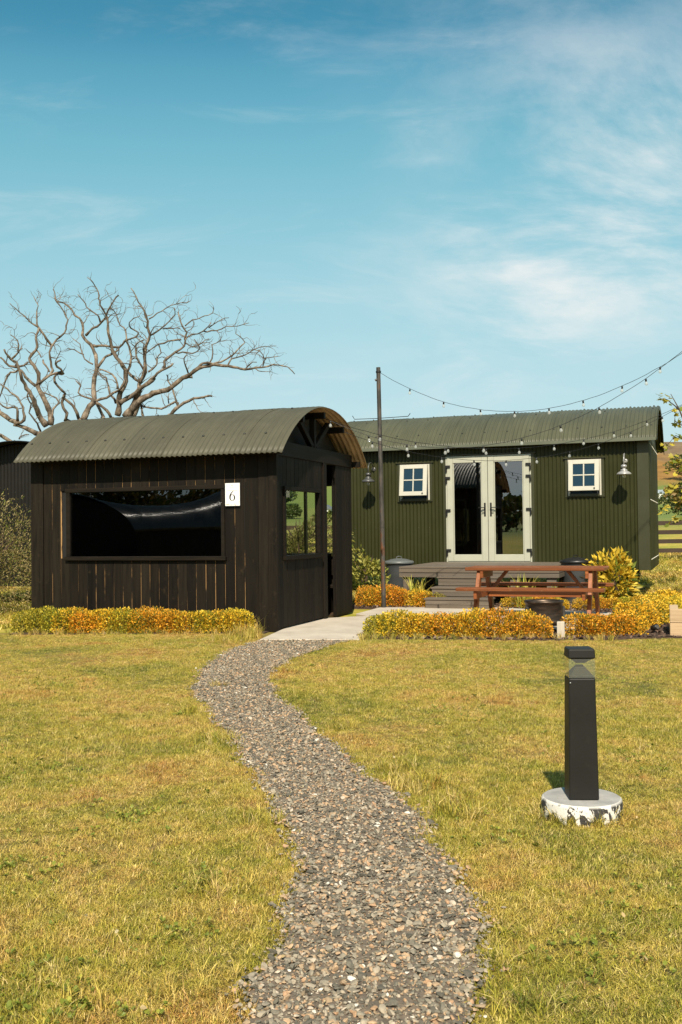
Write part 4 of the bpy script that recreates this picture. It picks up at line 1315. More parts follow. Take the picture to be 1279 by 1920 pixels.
# ------------------------------------------------------------------ bins
def bin_(name, label, loc, mat_body, mat_lid, hgt, rad):
    t = thing(name, label, 'bin', loc, R(20))
    b = MB(); b.smooth = True
    prof = [(0, .005), (rad * .80, .005), (rad * .80, .03)]
    for i in range(12):
        z = .03 + (hgt - .06) * i / 11
        prof.append((rad * (.80 + .16 * i / 11) + (.006 if i in (4, 8) else 0), z))
    prof += [(rad * .985, hgt - .02), (rad * .985, hgt), (rad * .94, hgt)]
    b.lathe(prof, 36); b.build('body', mat_body, t)
    l = MB(); l.smooth = True
    l.lathe([(rad * 1.03, hgt - .025), (rad * 1.05, hgt - .02), (rad * 1.05, hgt + .012), (rad * .97, hgt + .03), (rad * .85, hgt + .035), (rad * .55, hgt + .062), (rad * .2, hgt + .076), (0, hgt + .078)], 36)
    lo = l.build('lid', mat_lid, t)
    h = MB(); h.tube([(-.05, 0, hgt + .07), (-.045, 0, hgt + .105), (0, 0, hgt + .115), (.045, 0, hgt + .105), (.05, 0, hgt + .07)], .009, 6); h.build('lid_handle', mat_lid, lo)
    for sg in (-1, 1):
        MB().tube([(sg * rad * .96, -.06, hgt - .12), (sg * (rad * .96 + .045), -.05, hgt - .10), (sg * (rad * .96 + .05), .05, hgt - .10), (sg * rad * .96, .06, hgt - .12)], .008, 6).build('handle', M['steel'], t)
    return t
m_pale = m_paint('weathered_grey_lid', (0.11, 0.117, 0.112), 0.45, 0.12, 5, 0.1)
m_grey_b = m_paint('dark_grey_bin', (0.040, 0.042, 0.043), 0.5, 0.12, 4)
bin_('dustbin', 'dark grey dustbin with a pale domed lid at the left end of the deck', (1.08, 18.75, 0.0), m_grey_b, m_pale, .70, .27)
bin_('dustbin', 'black dustbin with a black domed lid behind the right end of the picnic table', (4.10, 17.45, 0.0), m_grey_b, M['black'], .72, .265)

# ------------------------------------------------------------------ bollard light
BO = thing('bollard_light', 'black square bollard lamp with clear lens on a paint-splashed round concrete base', 'bollard light', (1.078, 4.545, 0), R(-3))
m_ring = None
def m_base():
    m = NM('splashed_concrete_ring')
    p = m.obj()
    n = m.noise(m.map(p, (1, 1, .55)), 17, 4, 0.62, 1.1)
    n2 = m.noise(p, 75, 5, 0.7)
    sp = m.n('ShaderNodeSeparateXYZ'); m.set(sp.inputs[0], p)
    v = m.math('ADD', n, m.math('MULTIPLY', n2, 0.16))
    mask = m.rng(v, 0.588, 0.612)
    low = m.rng(sp.outputs[2], 0.085, 0.072)             # the paint was put on below the rim
    black = m.math('MULTIPLY', mask, low)
    c = m.mix(black, (0.66, 0.62, 0.56, 1), (0.035, 0.031, 0.027, 1))
    m.bump(n2, 0.4, 0.004)
    return m.fin(c, 0.8)
mb = MB(); mb.smooth = True
mb.lathe([(.181, -.01), (.180, .068), (.177, .078), (.170, .083)], 64)
mb.build('base_ring', m_base(), BO)
mb = MB(); mb.lathe([(.1705, .0828), (.10, .0822), (0, .082)], 48)
mb.build('base_top', m_concrete('grey_concrete_top', (0.26, 0.25, 0.235, 1), (0.42, 0.40, 0.37, 1), 9), BO)
m_pow = m_paint('black_powder_coat', (0.0135, 0.0125, 0.0105), 0.52, 0.10, 3, dirt=(0.06, 0.05, 0.04), dirt_amt=0.16, bump=0.08, spec=0.28)
MB().frustum(.0665, .0590, .0835, .626).build('shaft', m_pow, BO, bevel=.006, seg=2)
mb = MB().frustum(.0585, .0585, .628, .7125); mb.f = mb.f[2:]; mb.m = mb.m[2:]; mb.sm = mb.sm[2:]
mb.build('lens', M['lens'], BO)
mb = MB()
hws = [(.0575, .6265), (.0575, .631)]
for i in range(7):
    t = i / 6; hws += [(.0565 - .040 * t, .632 + .044 * t), (.0530 - .038 * t, .635 + .044 * t)]
for (h0, z0), (h1, z1) in zip(hws[:-1], hws[1:]): mb.frustum(h0, h1, z0, z1)
mb.build('louvre_cone', m_pow, BO)
MB().frustum(.018, .050, .690, .7125).build('reflector', m_pow, BO)
MB().frustum(.0612, .0585, .7135, .758).build('cap', m_pow, BO, bevel=.007, seg=3)
mb = MB(); mb.smooth = True; mb.lathe([(.0038, 0), (.003, .002), (0, .003)], 10); mb.v = [(-.053 + x, -.0606 - z, .606 + y) for x, y, z in mb.v]; mb.build('screw', M['steel'], BO)

# ------------------------------------------------------------------ post, festoon lights
PO = thing('light_post', 'tall rusty scaffold pole carrying festoon lights between the two huts', 'pole', (0.693, 16.53, 0))
MB().tube([(0, 0, 0), (-.012, 0, 1.4), (-.03, .01, 2.8), (-.045, .01, 4.02)], [.038, .037, .036, .035], 16).build('pole', M['rust'], PO)
MB().tube([(-.043, .01, 3.93), (-.043, .01, 3.96)], .044, 14).build('band', M['black'], PO)
MB().tube([(-.10, .0, 3.80), (-.07, 0, 3.82), (-.05, 0, 3.84)], .02, 6).build('hook', M['black'], PO)
for loc, hh, lb in (((6.5, 12.5, 0), 5.9, 'tall timber pole on the lawn right of the frame holding the festoon lights'), ((6.6, 17.2, 0), 4.1, 'shorter timber pole right of the wagon hut holding the lower festoon lights')):
    t = thing('light_post', lb, 'pole', loc)
    MB().tube([(0, 0, 0), (0, 0, hh)], [.06, .05], 12).build('pole', M['rail'], t)
bulb_mesh = None
def bulb_meshes():
    g = MB(); g.smooth = True
    g.lathe([(.010, -.028), (.012, -.038), (.021, -.052), (.026, -.068), (.0235, -.083), (.014, -.093), (0, -.096)], 14)
    s = MB(); s.smooth = True
    s.lathe([(0, .012), (.012, .010), (.015, 0), (.015, -.032), (.010, -.036)], 10)
    return g.mesh('bulb', [M['bulb']]), s.mesh('socket', [M['black']])
BG, BS = bulb_meshes()
def festoon(label, p, q, sag, t0, step):
    p, q = Vector(p), Vector(q)
    L = (q - p).length
    def at(t):
        return p.lerp(q, t) - Vector((0, 0, 4 * sag * t * (1 - t)))
    cb = MB(); cb.smooth = True
    rnd = random.Random(int(sag * 1000))
    cb.tube([at(i / 70) + Vector((0, 0, rnd.uniform(-.004, .004))) for i in range(71)], .0036, 5)
    o = cb.build('festoon_lights', M['black'])
    tag(o, label, 'string lights', 'festoon light strings over the patio')
    d = t0
    while d < L:
        c = at(d / L)
        s = link('bulb', BG, o, c - Vector((0, 0, .012)), (rnd.uniform(-.15, .15), rnd.uniform(-.15, .15), rnd.uniform(0, 6)), (.86, .86, .86))
        link('socket', BS, s)
        d += step * rnd.uniform(.9, 1.1)
HM = HUT.matrix_basis
B0 = HM @ Vector((.12, 1.55, 2.93)); C0 = HM @ Vector((.15, 2.30, 2.80))
festoon('festoon string swooping from the rusty pole top up to the right', (0.645, 16.53, 3.95), (6.5, 12.5, 5.4), 1.5, .62, .60)
festoon('festoon string from the hut gable crossing the wagon roof up to the tall right pole', B0, (6.5, 12.5, 5.8), 1.6, .08, .60)
festoon('lower festoon string from the hut roof edge along the wagon eaves', C0, (6.6, 17.2, 3.85), .85, .45, .60)
festoon('upper of the two festoon strings running along the wagon eaves to the right', B0 + Vector((.02, .1, 0)), (6.6, 17.2, 3.78), .74, .85, .62)

# ------------------------------------------------------------------ wall lamps on the wagon
M['lampdark'] = m_paint('darker_lamp_grey', (0.09, 0.088, 0.085), 0.32, 0.08, 8, 0.3)  # darker copy of the grey lamp material, for the left lamp
def wall_lamp(x, label, z=2.30, lamp_mat='lampgrey'):
    t = thing('wall_lamp', label, 'lamp', WAG.matrix_basis @ Vector((x, -.20, z)), R(-20), 'swan neck lamps on the wagon wall')
    a = MB(); a.smooth = True
    a.tube([(0, .355, .28), (0, .30, .34), (0, .20, .40), (0, .08, .38), (0, .01, .31), (0, 0, .17)], .010, 8)
    a.build('arm', M[lamp_mat], t)
    p = MB(); p.smooth = True; p.lathe([(.045, 0), (.045, .015), (.02, .02), (0, .02)], 16); p.v = [(x_, .372 - z_, .27 + y_) for x_, y_, z_ in p.v]
    p.build('wall_plate', M[lamp_mat], t)
    s = MB(); s.smooth = True
    s.lathe([(.012, .185), (.030, .18), (.052, .165), (.056, .13), (.050, .128), (.034, .115), (.034, .095), (.060, .088), (.066, .062), (.062, .058), (.095, .045), (.128, .018), (.140, -.008), (.136, -.008), (.120, .012), (.085, .035), (.03, .05), (0, .05)], 32)
    s.build('lamp_shade', M[lamp_mat], t)
    b = MB(); b.smooth = True; b.lathe([(.018, .04), (.022, .0), (.036, -.03), (.034, -.055), (.018, -.072), (0, -.076)], 16)
    b.build('bulb', M['bulb'], t)
wall_lamp(-.555, 'grey swan neck wall lamp right of the right-hand small window')
wall_lamp(-5.57, 'dark swan neck wall lamp near the wagon end beside the dark hut', lamp_mat='lampdark')

# ------------------------------------------------------------------ plants
def leaf_cloud(n, fn, size, seed, droop=0.2, ratio=0.5, up=0.45):
    """n folded leaf faces; fn(rng, n) gives points and outward directions"""
    r = np.random.default_rng(seed)
    P, D = fn(r, n)
    n = len(P)
    d = D + r.normal(0, .55, (n, 3)) + np.array([0, 0, up - droop]); d /= np.linalg.norm(d, axis=1)[:, None]
    s = np.cross(d, r.normal(size=(n, 3))); s /= np.linalg.norm(s, axis=1)[:, None]
    nn = np.cross(s, d)
    L = (size * r.uniform(.6, 1.3, n))[:, None]; Wd = L * ratio
    V = np.stack([P, P + d * L * .5 + s * Wd * .5 + nn * L * .06, P + d * L - nn * L * .10, P + d * L * .5 - s * Wd * .5 + nn * L * .06], 1).reshape(-1, 3)
    b = np.arange(n)[:, None] * 4
    F = np.concatenate([b + [0, 1, 2], b + [0, 2, 3]], 0)
    return V, F, np.repeat(r.uniform(size=n), 4), np.repeat(r.uniform(size=n), 4)
def blob(rx, ry, rz, shell=0.5, flat=0.0, lump=0.18, seed=0, zmin=0.0):
    lr = np.random.default_rng(seed + 77)
    Q = lr.normal(size=(9, 3)); Q /= np.linalg.norm(Q, axis=1)[:, None]; A = lr.uniform(-1, 1, 9) * lump
    def fn(r, n):
        d = r.normal(size=(n, 3)); d[:, 2] = np.abs(d[:, 2]) if zmin >= 0 else d[:, 2]
        d /= np.linalg.norm(d, axis=1)[:, None]
        k = 1 + (np.exp(5 * (d @ Q.T - 1)) * A).sum(1) * 2
        rad = np.where(r.uniform(size=n) < shell, r.uniform(.84, 1.03, n), r.uniform(.3, .9, n) ** .6) * k
        # super-ellipsoid for clipped plants
        if flat:
            e = np.abs(d) ** (2 / (1 - flat) ); dd = d / (np.sum(np.abs(d) ** (2 / (1 - flat)), axis=1) ** ((1 - flat) / 2))[:, None]
        else:
            dd = d
        P = dd * rad[:, None] * np.array([rx, ry, rz])
        return P, d
    return fn
def shrub_mesh(n, rx, ry, rz, size, seed, flat=0.35, mat='hedge_leaf', shell=.55, lump=.18, ratio=.55):
    V, F, v, u = leaf_cloud(n, blob(rx, ry, rz, shell, flat, lump, seed), size, seed, ratio=ratio)
    return np_mesh('hedge_shrub', V, F, [M[mat]], {'v': v, 'u': u})
HS = [shrub_mesh(2900, .245, .195, .275, .027, 600 + i, .52, lump=.15, shell=.62) for i in range(6)]
tw = []
for i in range(4):
    mb = MB(); rr = random.Random(i)
    for k in range(11):
        a = rr.uniform(0, 6.28); e = rr.uniform(.4, 1.2)
        mb.tube([(0.04 * math.cos(a), .04 * math.sin(a), 0), (.1 * math.cos(a) * e, .1 * math.sin(a) * e, .1), (.2 * math.cos(a) * e, .17 * math.sin(a) * e, .22)], [.005, .004, .002], 4, False)
    tw.append(mb.mesh('stems', [M['stem']]))
HC = {'y': (0.90, 0.59, 0.048), 'g': (0.54, 0.46, 0.046), 'o': (0.88, 0.40, 0.035), 'a': (0.90, 0.53, 0.042), 'r': (0.76, 0.28, 0.028)}
def hedge(label, pts, codes, group, hs=1.0, ws=1.0, jit=.03):
    rr = random.Random(label)
    pts = [Vector((*p, 0)) for p in pts]
    L = [0]
    for a, b in zip(pts[:-1], pts[1:]): L.append(L[-1] + (b - a).length)
    mid = (pts[0] + pts[-1]) / 2
    h = thing('low_hedge', label, 'hedge', mid, 0, group)
    n = len(codes)
    for i, c in enumerate(codes):
        d = L[-1] * (i + .5) / n
        k = max(j for j in range(len(L)) if L[j] <= d); k = min(k, len(pts) - 2)
        p = pts[k].lerp(pts[k + 1], (d - L[k]) / (L[k + 1] - L[k])); ang = math.atan2((pts[k + 1] - pts[k]).y, (pts[k + 1] - pts[k]).x)
        sc = rr.uniform(.90, 1.10)
        s = link('hedge_shrub', rr.choice(HS), h, p - mid + Vector((rr.uniform(-jit, jit), rr.uniform(-jit, jit), .012)), (0, 0, ang + rr.choice((0, math.pi)) + rr.uniform(-.2, .2)), (ws * sc, ws * rr.uniform(.9, 1.1), hs * rr.uniform(.90, 1.10)))
        col = HC[c]; s.color = (*[x * rr.uniform(.92, 1.08) for x in col], 1)
        tag(link('stems', rr.choice(tw), s), kind='stuff')
    return h
hg = 'clipped low hedges edging the beds'
hedge('yellow and orange clipped low hedge at the foot of the dark hut', [(-4.28, 13.22), (-1.22, 12.98)], 'gggaoaygoaoagyy', hg)
hedge('long orange tipped hedge in front of the picnic table', [(.36, 12.33), (2.38, 11.90)], 'gyyaoaaoao', hg, .95)
hedge('short orange hedge right of the bleached stake', [(2.80, 11.98), (3.50, 12.12)], 'oroa', hg, .9)
hedge('bright yellow hedge running back along the right edge of the patio', [(3.55, 12.40), (4.10, 13.30), (4.75, 14.60), (5.20, 15.75)], 'aayyyyyyy', hg, 1.10, 1.12)
hedge('orange hedge behind the rusty pole beside the dark hut', [(.34, 17.05), (1.08, 17.00)], 'oaoo', hg, 1.0, .95)
hedge('small orange and green hedge left of the steps', [(1.22, 16.95), (1.70, 16.65)], 'aog', hg, .98, .9)
hedge('yellow hedge behind the benches under the deck edge', [(2.75, 16.5), (3.6, 16.0)], 'aaoy', hg, .55, .8)
hedge('mottled hedge at the foot of the yellow shrub right of the table', [(3.75, 15.85), (5.05, 16.1)], 'aoagay', hg, .62, .8)

def bush(name, label, loc, n, rx, ry, rz, size, col, seed, cz=0.0, ratio=.42, lump=.45, shell=.4, mat='shrub_leaf', nstem=9, cat='shrub', full=False):
    t = thing(name, label, cat, loc)
    V, F, v, u = leaf_cloud(n, blob(rx, ry, rz, shell, 0.0, lump, seed, zmin=-1 if full else 0), size, seed, ratio=ratio)
    V = V + np.array([0, 0, cz])
    o = link('foliage', np_mesh('foliage', V, F, [M[mat]], {'v': v, 'u': u}), t); o.color = (*col, 1)
    mb = MB(); rr = random.Random(seed)
    for k in range(nstem):
        a = rr.uniform(0, 6.28); e = rr.uniform(.2, .75)
        mb.tube([(0, 0, 0), (rx * .3 * e * math.cos(a), ry * .3 * e * math.sin(a), cz + rz * .3), (rx * e * math.cos(a), ry * e * math.sin(a), cz + rz * rr.uniform(.5, .85))], [.016, .011, .004], 5, False)
    mb.build('stems', M['stem'], t)
    return t
bush('variegated_shrub', 'bright yellow leafy shrub beside the black bin at the wagon', (4.78, 17.35, 0), 1500, .42, .38, .62, .14, (0.86, 0.62, 0.075), 31, .34, .40, .5, .55, full=True)
bush('variegated_shrub', 'yellow green shrub peeping out behind the dark hut', (.42, 17.95, 0), 1300, .36, .34, .52, .085, (0.46, 0.42, 0.10), 32, .42, .45, .5, .5, full=True)
bush('scrub_bush', 'dry grey green twiggy bush at the left end of the dark hut', (-5.75, 16.2, 0), 17000, 1.05, .62, .92, .045, (0.40, 0.32, 0.15), 33, .68, .30, .35, .35, nstem=34, full=True)
bush('scrub_bush', 'pale leafy bush seen through the hut gable window', (-.80, 19.0, 0), 11000, 1.0, .7, .92, .055, (0.30, 0.27, 0.10), 34, .85, .42, .5, .4, nstem=20, full=True)
def blade_plant(label, loc, n, h, seed, group):
    t = thing('sword_leaf_plant', label, 'plant', loc, 0, group)
    rr = random.Random(seed)
    for k in range(n):
        a = rr.uniform(0, 6.28); hh = h * rr.uniform(.6, 1.1); ln = rr.uniform(.1, .55) * hh; wv = rr.uniform(.009, .017)
        bx, by = rr.uniform(-.12, .12), rr.uniform(-.08, .08)
        V = []
        for q in range(5):
            u = q / 4; ww = wv * (1 - u ** 2) + .001
            cx, cy, cz = bx + math.cos(a) * ln * u ** 1.8, by + math.sin(a) * ln * u ** 1.8, hh * (u - .18 * u ** 3)
            V += [(cx - math.sin(a) * ww, cy + math.cos(a) * ww, cz), (cx + math.sin(a) * ww, cy - math.cos(a) * ww, cz)]
        me = bpy.data.meshes.new('leaf'); me.from_pydata(V, [], [(2 * q, 2 * q + 1, 2 * q + 3, 2 * q + 2) for q in range(4)]); me.materials.append(M['sword'])
        for nm in ('u', 'v'):
            at = me.attributes.new(nm, 'FLOAT', 'POINT'); at.data.foreach_set('value', [rr.random()] * len(V))
        link('leaf', me, t)
M['sword'] = m_leaf('sword_leaf', (0.40, 0.40, 0.06), (0.52, 0.42, 0.10), .6, .3)
blade_plant('tuft of upright green sword leaves left of the steps', (1.30, 17.22, 0), 44, .60, 1, 'sword leaf plants by the deck')
blade_plant('tuft of upright green sword leaves seen under the picnic table top', (2.98, 16.30, 0), 46, .66, 2, 'sword leaf plants by the deck')
blade_plant('smaller tuft of sword leaves right of the first one under the table', (3.45, 16.2, 0), 20, .52, 3, 'sword leaf plants by the deck')

# small fittings in the beds
st = thing('timber_stake', 'short bleached square stake in the gap of the front hedge', 'stake', (2.585, 11.80, 0), R(-15))
MB().frustum(.045, .043, 0, .20).build('stake', M['stake'], st, bevel=.004)
pb = thing('timber_planter', 'pale sawn timber planter at the right edge of the photo', 'planter', (4.19, 11.80, 0), R(-18))
for z in (0.0, .165):
    for (x0, x1, y0, y1) in ((-.30, .9, -.05, .05), (-.30, -.20, .052, .70)):
        box(x0, x1, y0, y1, z + .002, z + .163).build('sleeper', M['pale_wood'], pb, bevel=.006)
sp = thing('garden_spotlight', 'small black spotlight on a spike in the mulch right of the hedge', 'spotlight', (3.79, 12.12, 0), R(30))
MB().tube([(0, 0, 0), (0, 0, .06)], .008, 8).build('spike', M['black'], sp)
mb = MB(); mb.smooth = True
mb.tube([(0, .045, .075), (0, .035, .075), (0, -.05, .10)], [.015, .032, .034], 14); mb.build('lamp_head', M['black'], sp)
mb = MB(); mb.tube([(0, -.0505, .1002), (0, -.053, .1008)], [.027, .027], 14); mb.build('lens', M['steel'], sp)

# ------------------------------------------------------------------ neighbouring black hut on the left
NB = thing('black_hut', 'black corrugated hut with curved roof standing behind the left edge', 'hut', (-5.85, 18.3, 0), R(70.6))
# its length runs away from us: local X points back along the huts, gable at x = 0 faces the lawn
roof(NB, -.35, 5.2, -1.75, 1.75, 2.20, .80, 8, M['blacksheet'], M['blacksheet'], (.1, .5, .9), every=6)
mbn = MB(); mbn.smooth = True
n_ = int(3.2 / PITCH * 6); vs = []
def nb_z(y): return 2.20 + .80 - 2.314 + math.sqrt(2.314 ** 2 - y * y) - .03
for i in range(n_ + 1):
    y = -1.6 + 3.2 * i / n_; d = .009 * math.cos(2 * math.pi * y / PITCH)
    vs += [(-.009 - d, y, .35), (-.009 - d, y, nb_z(y))]
mbn.add(vs, [(2 * i, 2 * i + 1, 2 * i + 3, 2 * i + 2) for i in range(n_)])
mbn.build('gable_sheet', M['blacksheet'], NB)
for sg in (-1, 1):
    corr_wall(.02, 5.0, .35, 2.30, sg * 1.6).build('wall_sheet', M['blacksheet'], NB)
box(.03, 5.0, -1.57, 1.57, .35, 2.28).build('body', M['backing'], NB)
for x in (.3, 4.5):
    for y in (-1.4, 1.3): box(x, x + .1, y, y + .1, 0, .349).build('support', M['black'], NB)
# the hut across the lawn, outside the frame: it is what the big dark pane mirrors
OB = thing('black_hut', 'low black barrel roofed hut across the lawn left of the photographer', 'hut', (-11.6, 5.6, 0), R(70.6))
roof(OB, -3.6, 3.6, -1.42, 1.42, 1.20, 1.12, 9, M['glossblack'], M['blacksheet'], (.1, .5, .9), every=6)
for sg in (-1, 1):
    corr_wall(-3.4, 3.4, .1, 1.35, sg * 1.3).build('wall_sheet', M['blacksheet'], OB)
box(-3.4, 3.4, -1.27, 1.27, .1, 1.5).build('body', M['backing'], OB)
for xx in (-3.42, 3.42):
    mb = MB(); vs = []
    for (y, z, a) in arc_pts(-1.38, 1.38, 1.18, 1.10, 20): vs += [(xx, y, .1), (xx, y, z - .02)]
    mb.add(vs, [(2 * i, 2 * i + 1, 2 * i + 3, 2 * i + 2) for i in range(20)]); mb.build('gable_sheet', M['blacksheet'], OB)

# ------------------------------------------------------------------ fence, field buildings, trees
FE = thing('rail_fence', 'dark brown post and rail fence across the field behind the huts', 'fence', (0, 0, 0))
fx = [-5 + 2.6 * i for i in range(8)]
FP = [(x, 31.5 - .10 * x) for x in fx]
for i, (x, y) in enumerate(FP):
    z = float(ground_h(x, y)) - .02
    box(x - .06, x + .06, y + .03, y + .14, z - .2, z + 1.28).build('post', M['rail'], FE)
    if i + 1 < len(FP):
        x2, y2 = FP[i + 1]; z2 = float(ground_h(x2, y2)) - .02
        for h in (.30, .58, .86, 1.14):
            MB().bar((x + .01, y, z + h), (x2 - .01, y2, z2 + h), .045, .13, (0, 1, 0)).build('rail', M['rail'], FE)
def far_house(name, label, x, y, wd, dp, h, rh, rz, mw, mr, cat='building'):
    t = thing(name, label, cat, (x, y, float(ground_h(x, y)) - .4), rz)
    box(-wd / 2, wd / 2, -dp / 2, dp / 2, 0, h).build('walls', mw, t)
    mb = MB()
    o = .25
    V = [(-wd / 2 - o, -dp / 2 - o, h + .01), (wd / 2 + o, -dp / 2 - o, h + .01), (wd / 2 + o, dp / 2 + o, h + .01), (-wd / 2 - o, dp / 2 + o, h + .01), (-wd / 2 - o, 0, h + rh), (wd / 2 + o, 0, h + rh)]
    mb.add(V, [(0, 1, 5, 4), (2, 3, 4, 5), (1, 2, 5), (3, 0, 4), (3, 2, 1, 0)]); mb.build('roof', mr, t)
    n = max(2, int(wd / 3))
    for i in range(n):
        xx = -wd / 2 + wd * (i + .5) / n
        f = box(xx - .45, xx + .45, -dp / 2 - .04, -dp / 2 - .002, h * .35, h * .75).build('window', M['black'], t)
    return t
m_white = m_paint('white_render', (0.72, 0.71, 0.68), 0.7, 0.05, 1)
m_slate = m_paint('slate_roof', (0.12, 0.13, 0.145), 0.6, 0.1, 1)
m_shed = m_paint('blue_grey_shed_roof', (0.34, 0.38, 0.40), 0.5, 0.1, .4)
far_house('farmhouse', 'tiny white farmhouse on the green hillside seen through the hut doorway', -3.55, 250, 3.4, 3.0, 1.8, 1.2, R(75), m_white, m_slate)
far_house('farm_shed', 'long pale farm shed with blue grey roof below the bracken hill', 102, 290, 26, 9, 1.7, 1.1, R(-10), m_white, m_shed)
def crown_fn(rx, ry, rz, seed, clumps=26):
    lr = np.random.default_rng(seed)
    d = lr.normal(size=(clumps, 3)); d /= np.linalg.norm(d, axis=1)[:, None]
    C = d * (lr.uniform(.35, .95, clumps)[:, None]) * np.array([rx, ry, rz]); S = lr.uniform(.22, .42, clumps)
    def fn(r, n):
        k = r.integers(0, clumps, n); e = r.normal(size=(n, 3)); e /= np.linalg.norm(e, axis=1)[:, None]
        P = C[k] + e * (S[k] * r.uniform(.4, 1.05, n))[:, None] * np.array([rx, ry, rz])
        return P, e
    return fn
M['tree_leaf'] = m_leaf('field_tree_leaf', None, (0.05, 0.075, 0.015), .55, .25)
def field_tree(label, x, y, h, wd, n, col, seed, size):
    z = float(ground_h(x, y)) - .05
    t = thing('field_tree', label, 'tree', (x, y, z), 0, 'trees and hedgerow bushes in the fields')
    V, F, v, u = leaf_cloud(n, crown_fn(wd / 2, wd / 2, h * .42, seed), size, seed, ratio=.7)
    o = link('crown', np_mesh('crown', V + np.array([0, 0, h * .58]), F, [M['tree_leaf']], {'v': v, 'u': u}), t); o.color = (*col, 1)
    MB().tube([(0, 0, 0), (.05 * h * .1, 0, h * .3), (0, .02 * h, h * .6)], [h * .03, h * .022, h * .01], 7).build('trunk', M['stem'], t)
rt = random.Random(5)
FT = [('russet hedgerow bush behind the fence at the right edge', 24.0, 66, 3.0, 5.5, (0.24, 0.15, 0.04)), ('green hedgerow bush behind the fence at the right edge', 27.5, 70, 2.6, 5.0, (0.16, 0.17, 0.035)),
      ('dark bush in the field below the farm shed', 33.0, 96, 3.2, 7.0, (0.13, 0.14, 0.04)), ('rounded tree on the hillside above the bracken seen at right', 118, 340, 9, 12, (0.10, 0.12, 0.03)),
      ('lone dark tree on the hillside seen through the gable window', -17, 300, 6, 7, (0.08, 0.12, 0.03)), ('hedgerow tree low on the hill seen through the hut window', -11.5, 230, 3.2, 5, (0.10, 0.14, 0.035)),
      ('hedgerow bush low on the hill seen through the hut doorway', -1.5, 160, 2.0, 5, (0.13, 0.15, 0.035)), ('brown bush on the field beyond the fence', 12.4, 60, 2.6, 5, (0.22, 0.16, 0.05))]
for i, (lb, x, y, h, wd, c) in enumerate(FT):
    field_tree(lb, x, y, h, wd, 1800, c, 900 + i, .30 if y < 110 else .7)
# the wood behind the photographer, mirrored in the glass: a far-off mass plus added near clumps
WV, WF, Wv, Wu, nb = [], [], [], [], 0
def wood(x, y, h, wd, n, seed, size):
    global nb
    V, F, v, u = leaf_cloud(n, crown_fn(wd / 2, wd / 2, h * .5, seed), size, seed, ratio=.7)
    WV.append(V + np.array([x, y, float(ground_h(x, y)) + h * .5])); WF.append(F + nb); Wv.append(v); Wu.append(u); nb += len(V)
for i in range(16):
    a = R(178 + 5.2 * i); d = rt.uniform(120, 150)
    wood(d * math.sin(a), d * math.cos(a), rt.uniform(4.5, 7.5), rt.uniform(13, 18), 700, 950 + i, 1.1)
for i, (x, y, h) in enumerate(((-14.5, 11.5, 3.4), (-16.0, 9.0, 3.8), (-17.0, 6.0, 3.6), (-16.5, 3.0, 4.0), (-15.5, 0.2, 3.5), (-14.0, -2.2, 3.6))):  # unseen clumps added to keep bright sky out of the dark pane's reflection
    wood(x, y, h, 3.8, 5200, 990 + i, .22)
wo_ = link('wood_and_sky_screen', np_mesh('wood_and_sky_screen', np.concatenate(WV), np.concatenate(WF), [M['tree_leaf']], {'v': np.concatenate(Wv), 'u': np.concatenate(Wu)}))
wo_.color = (0.16, 0.115, 0.04, 1)
tag(wo_, kind='stuff')

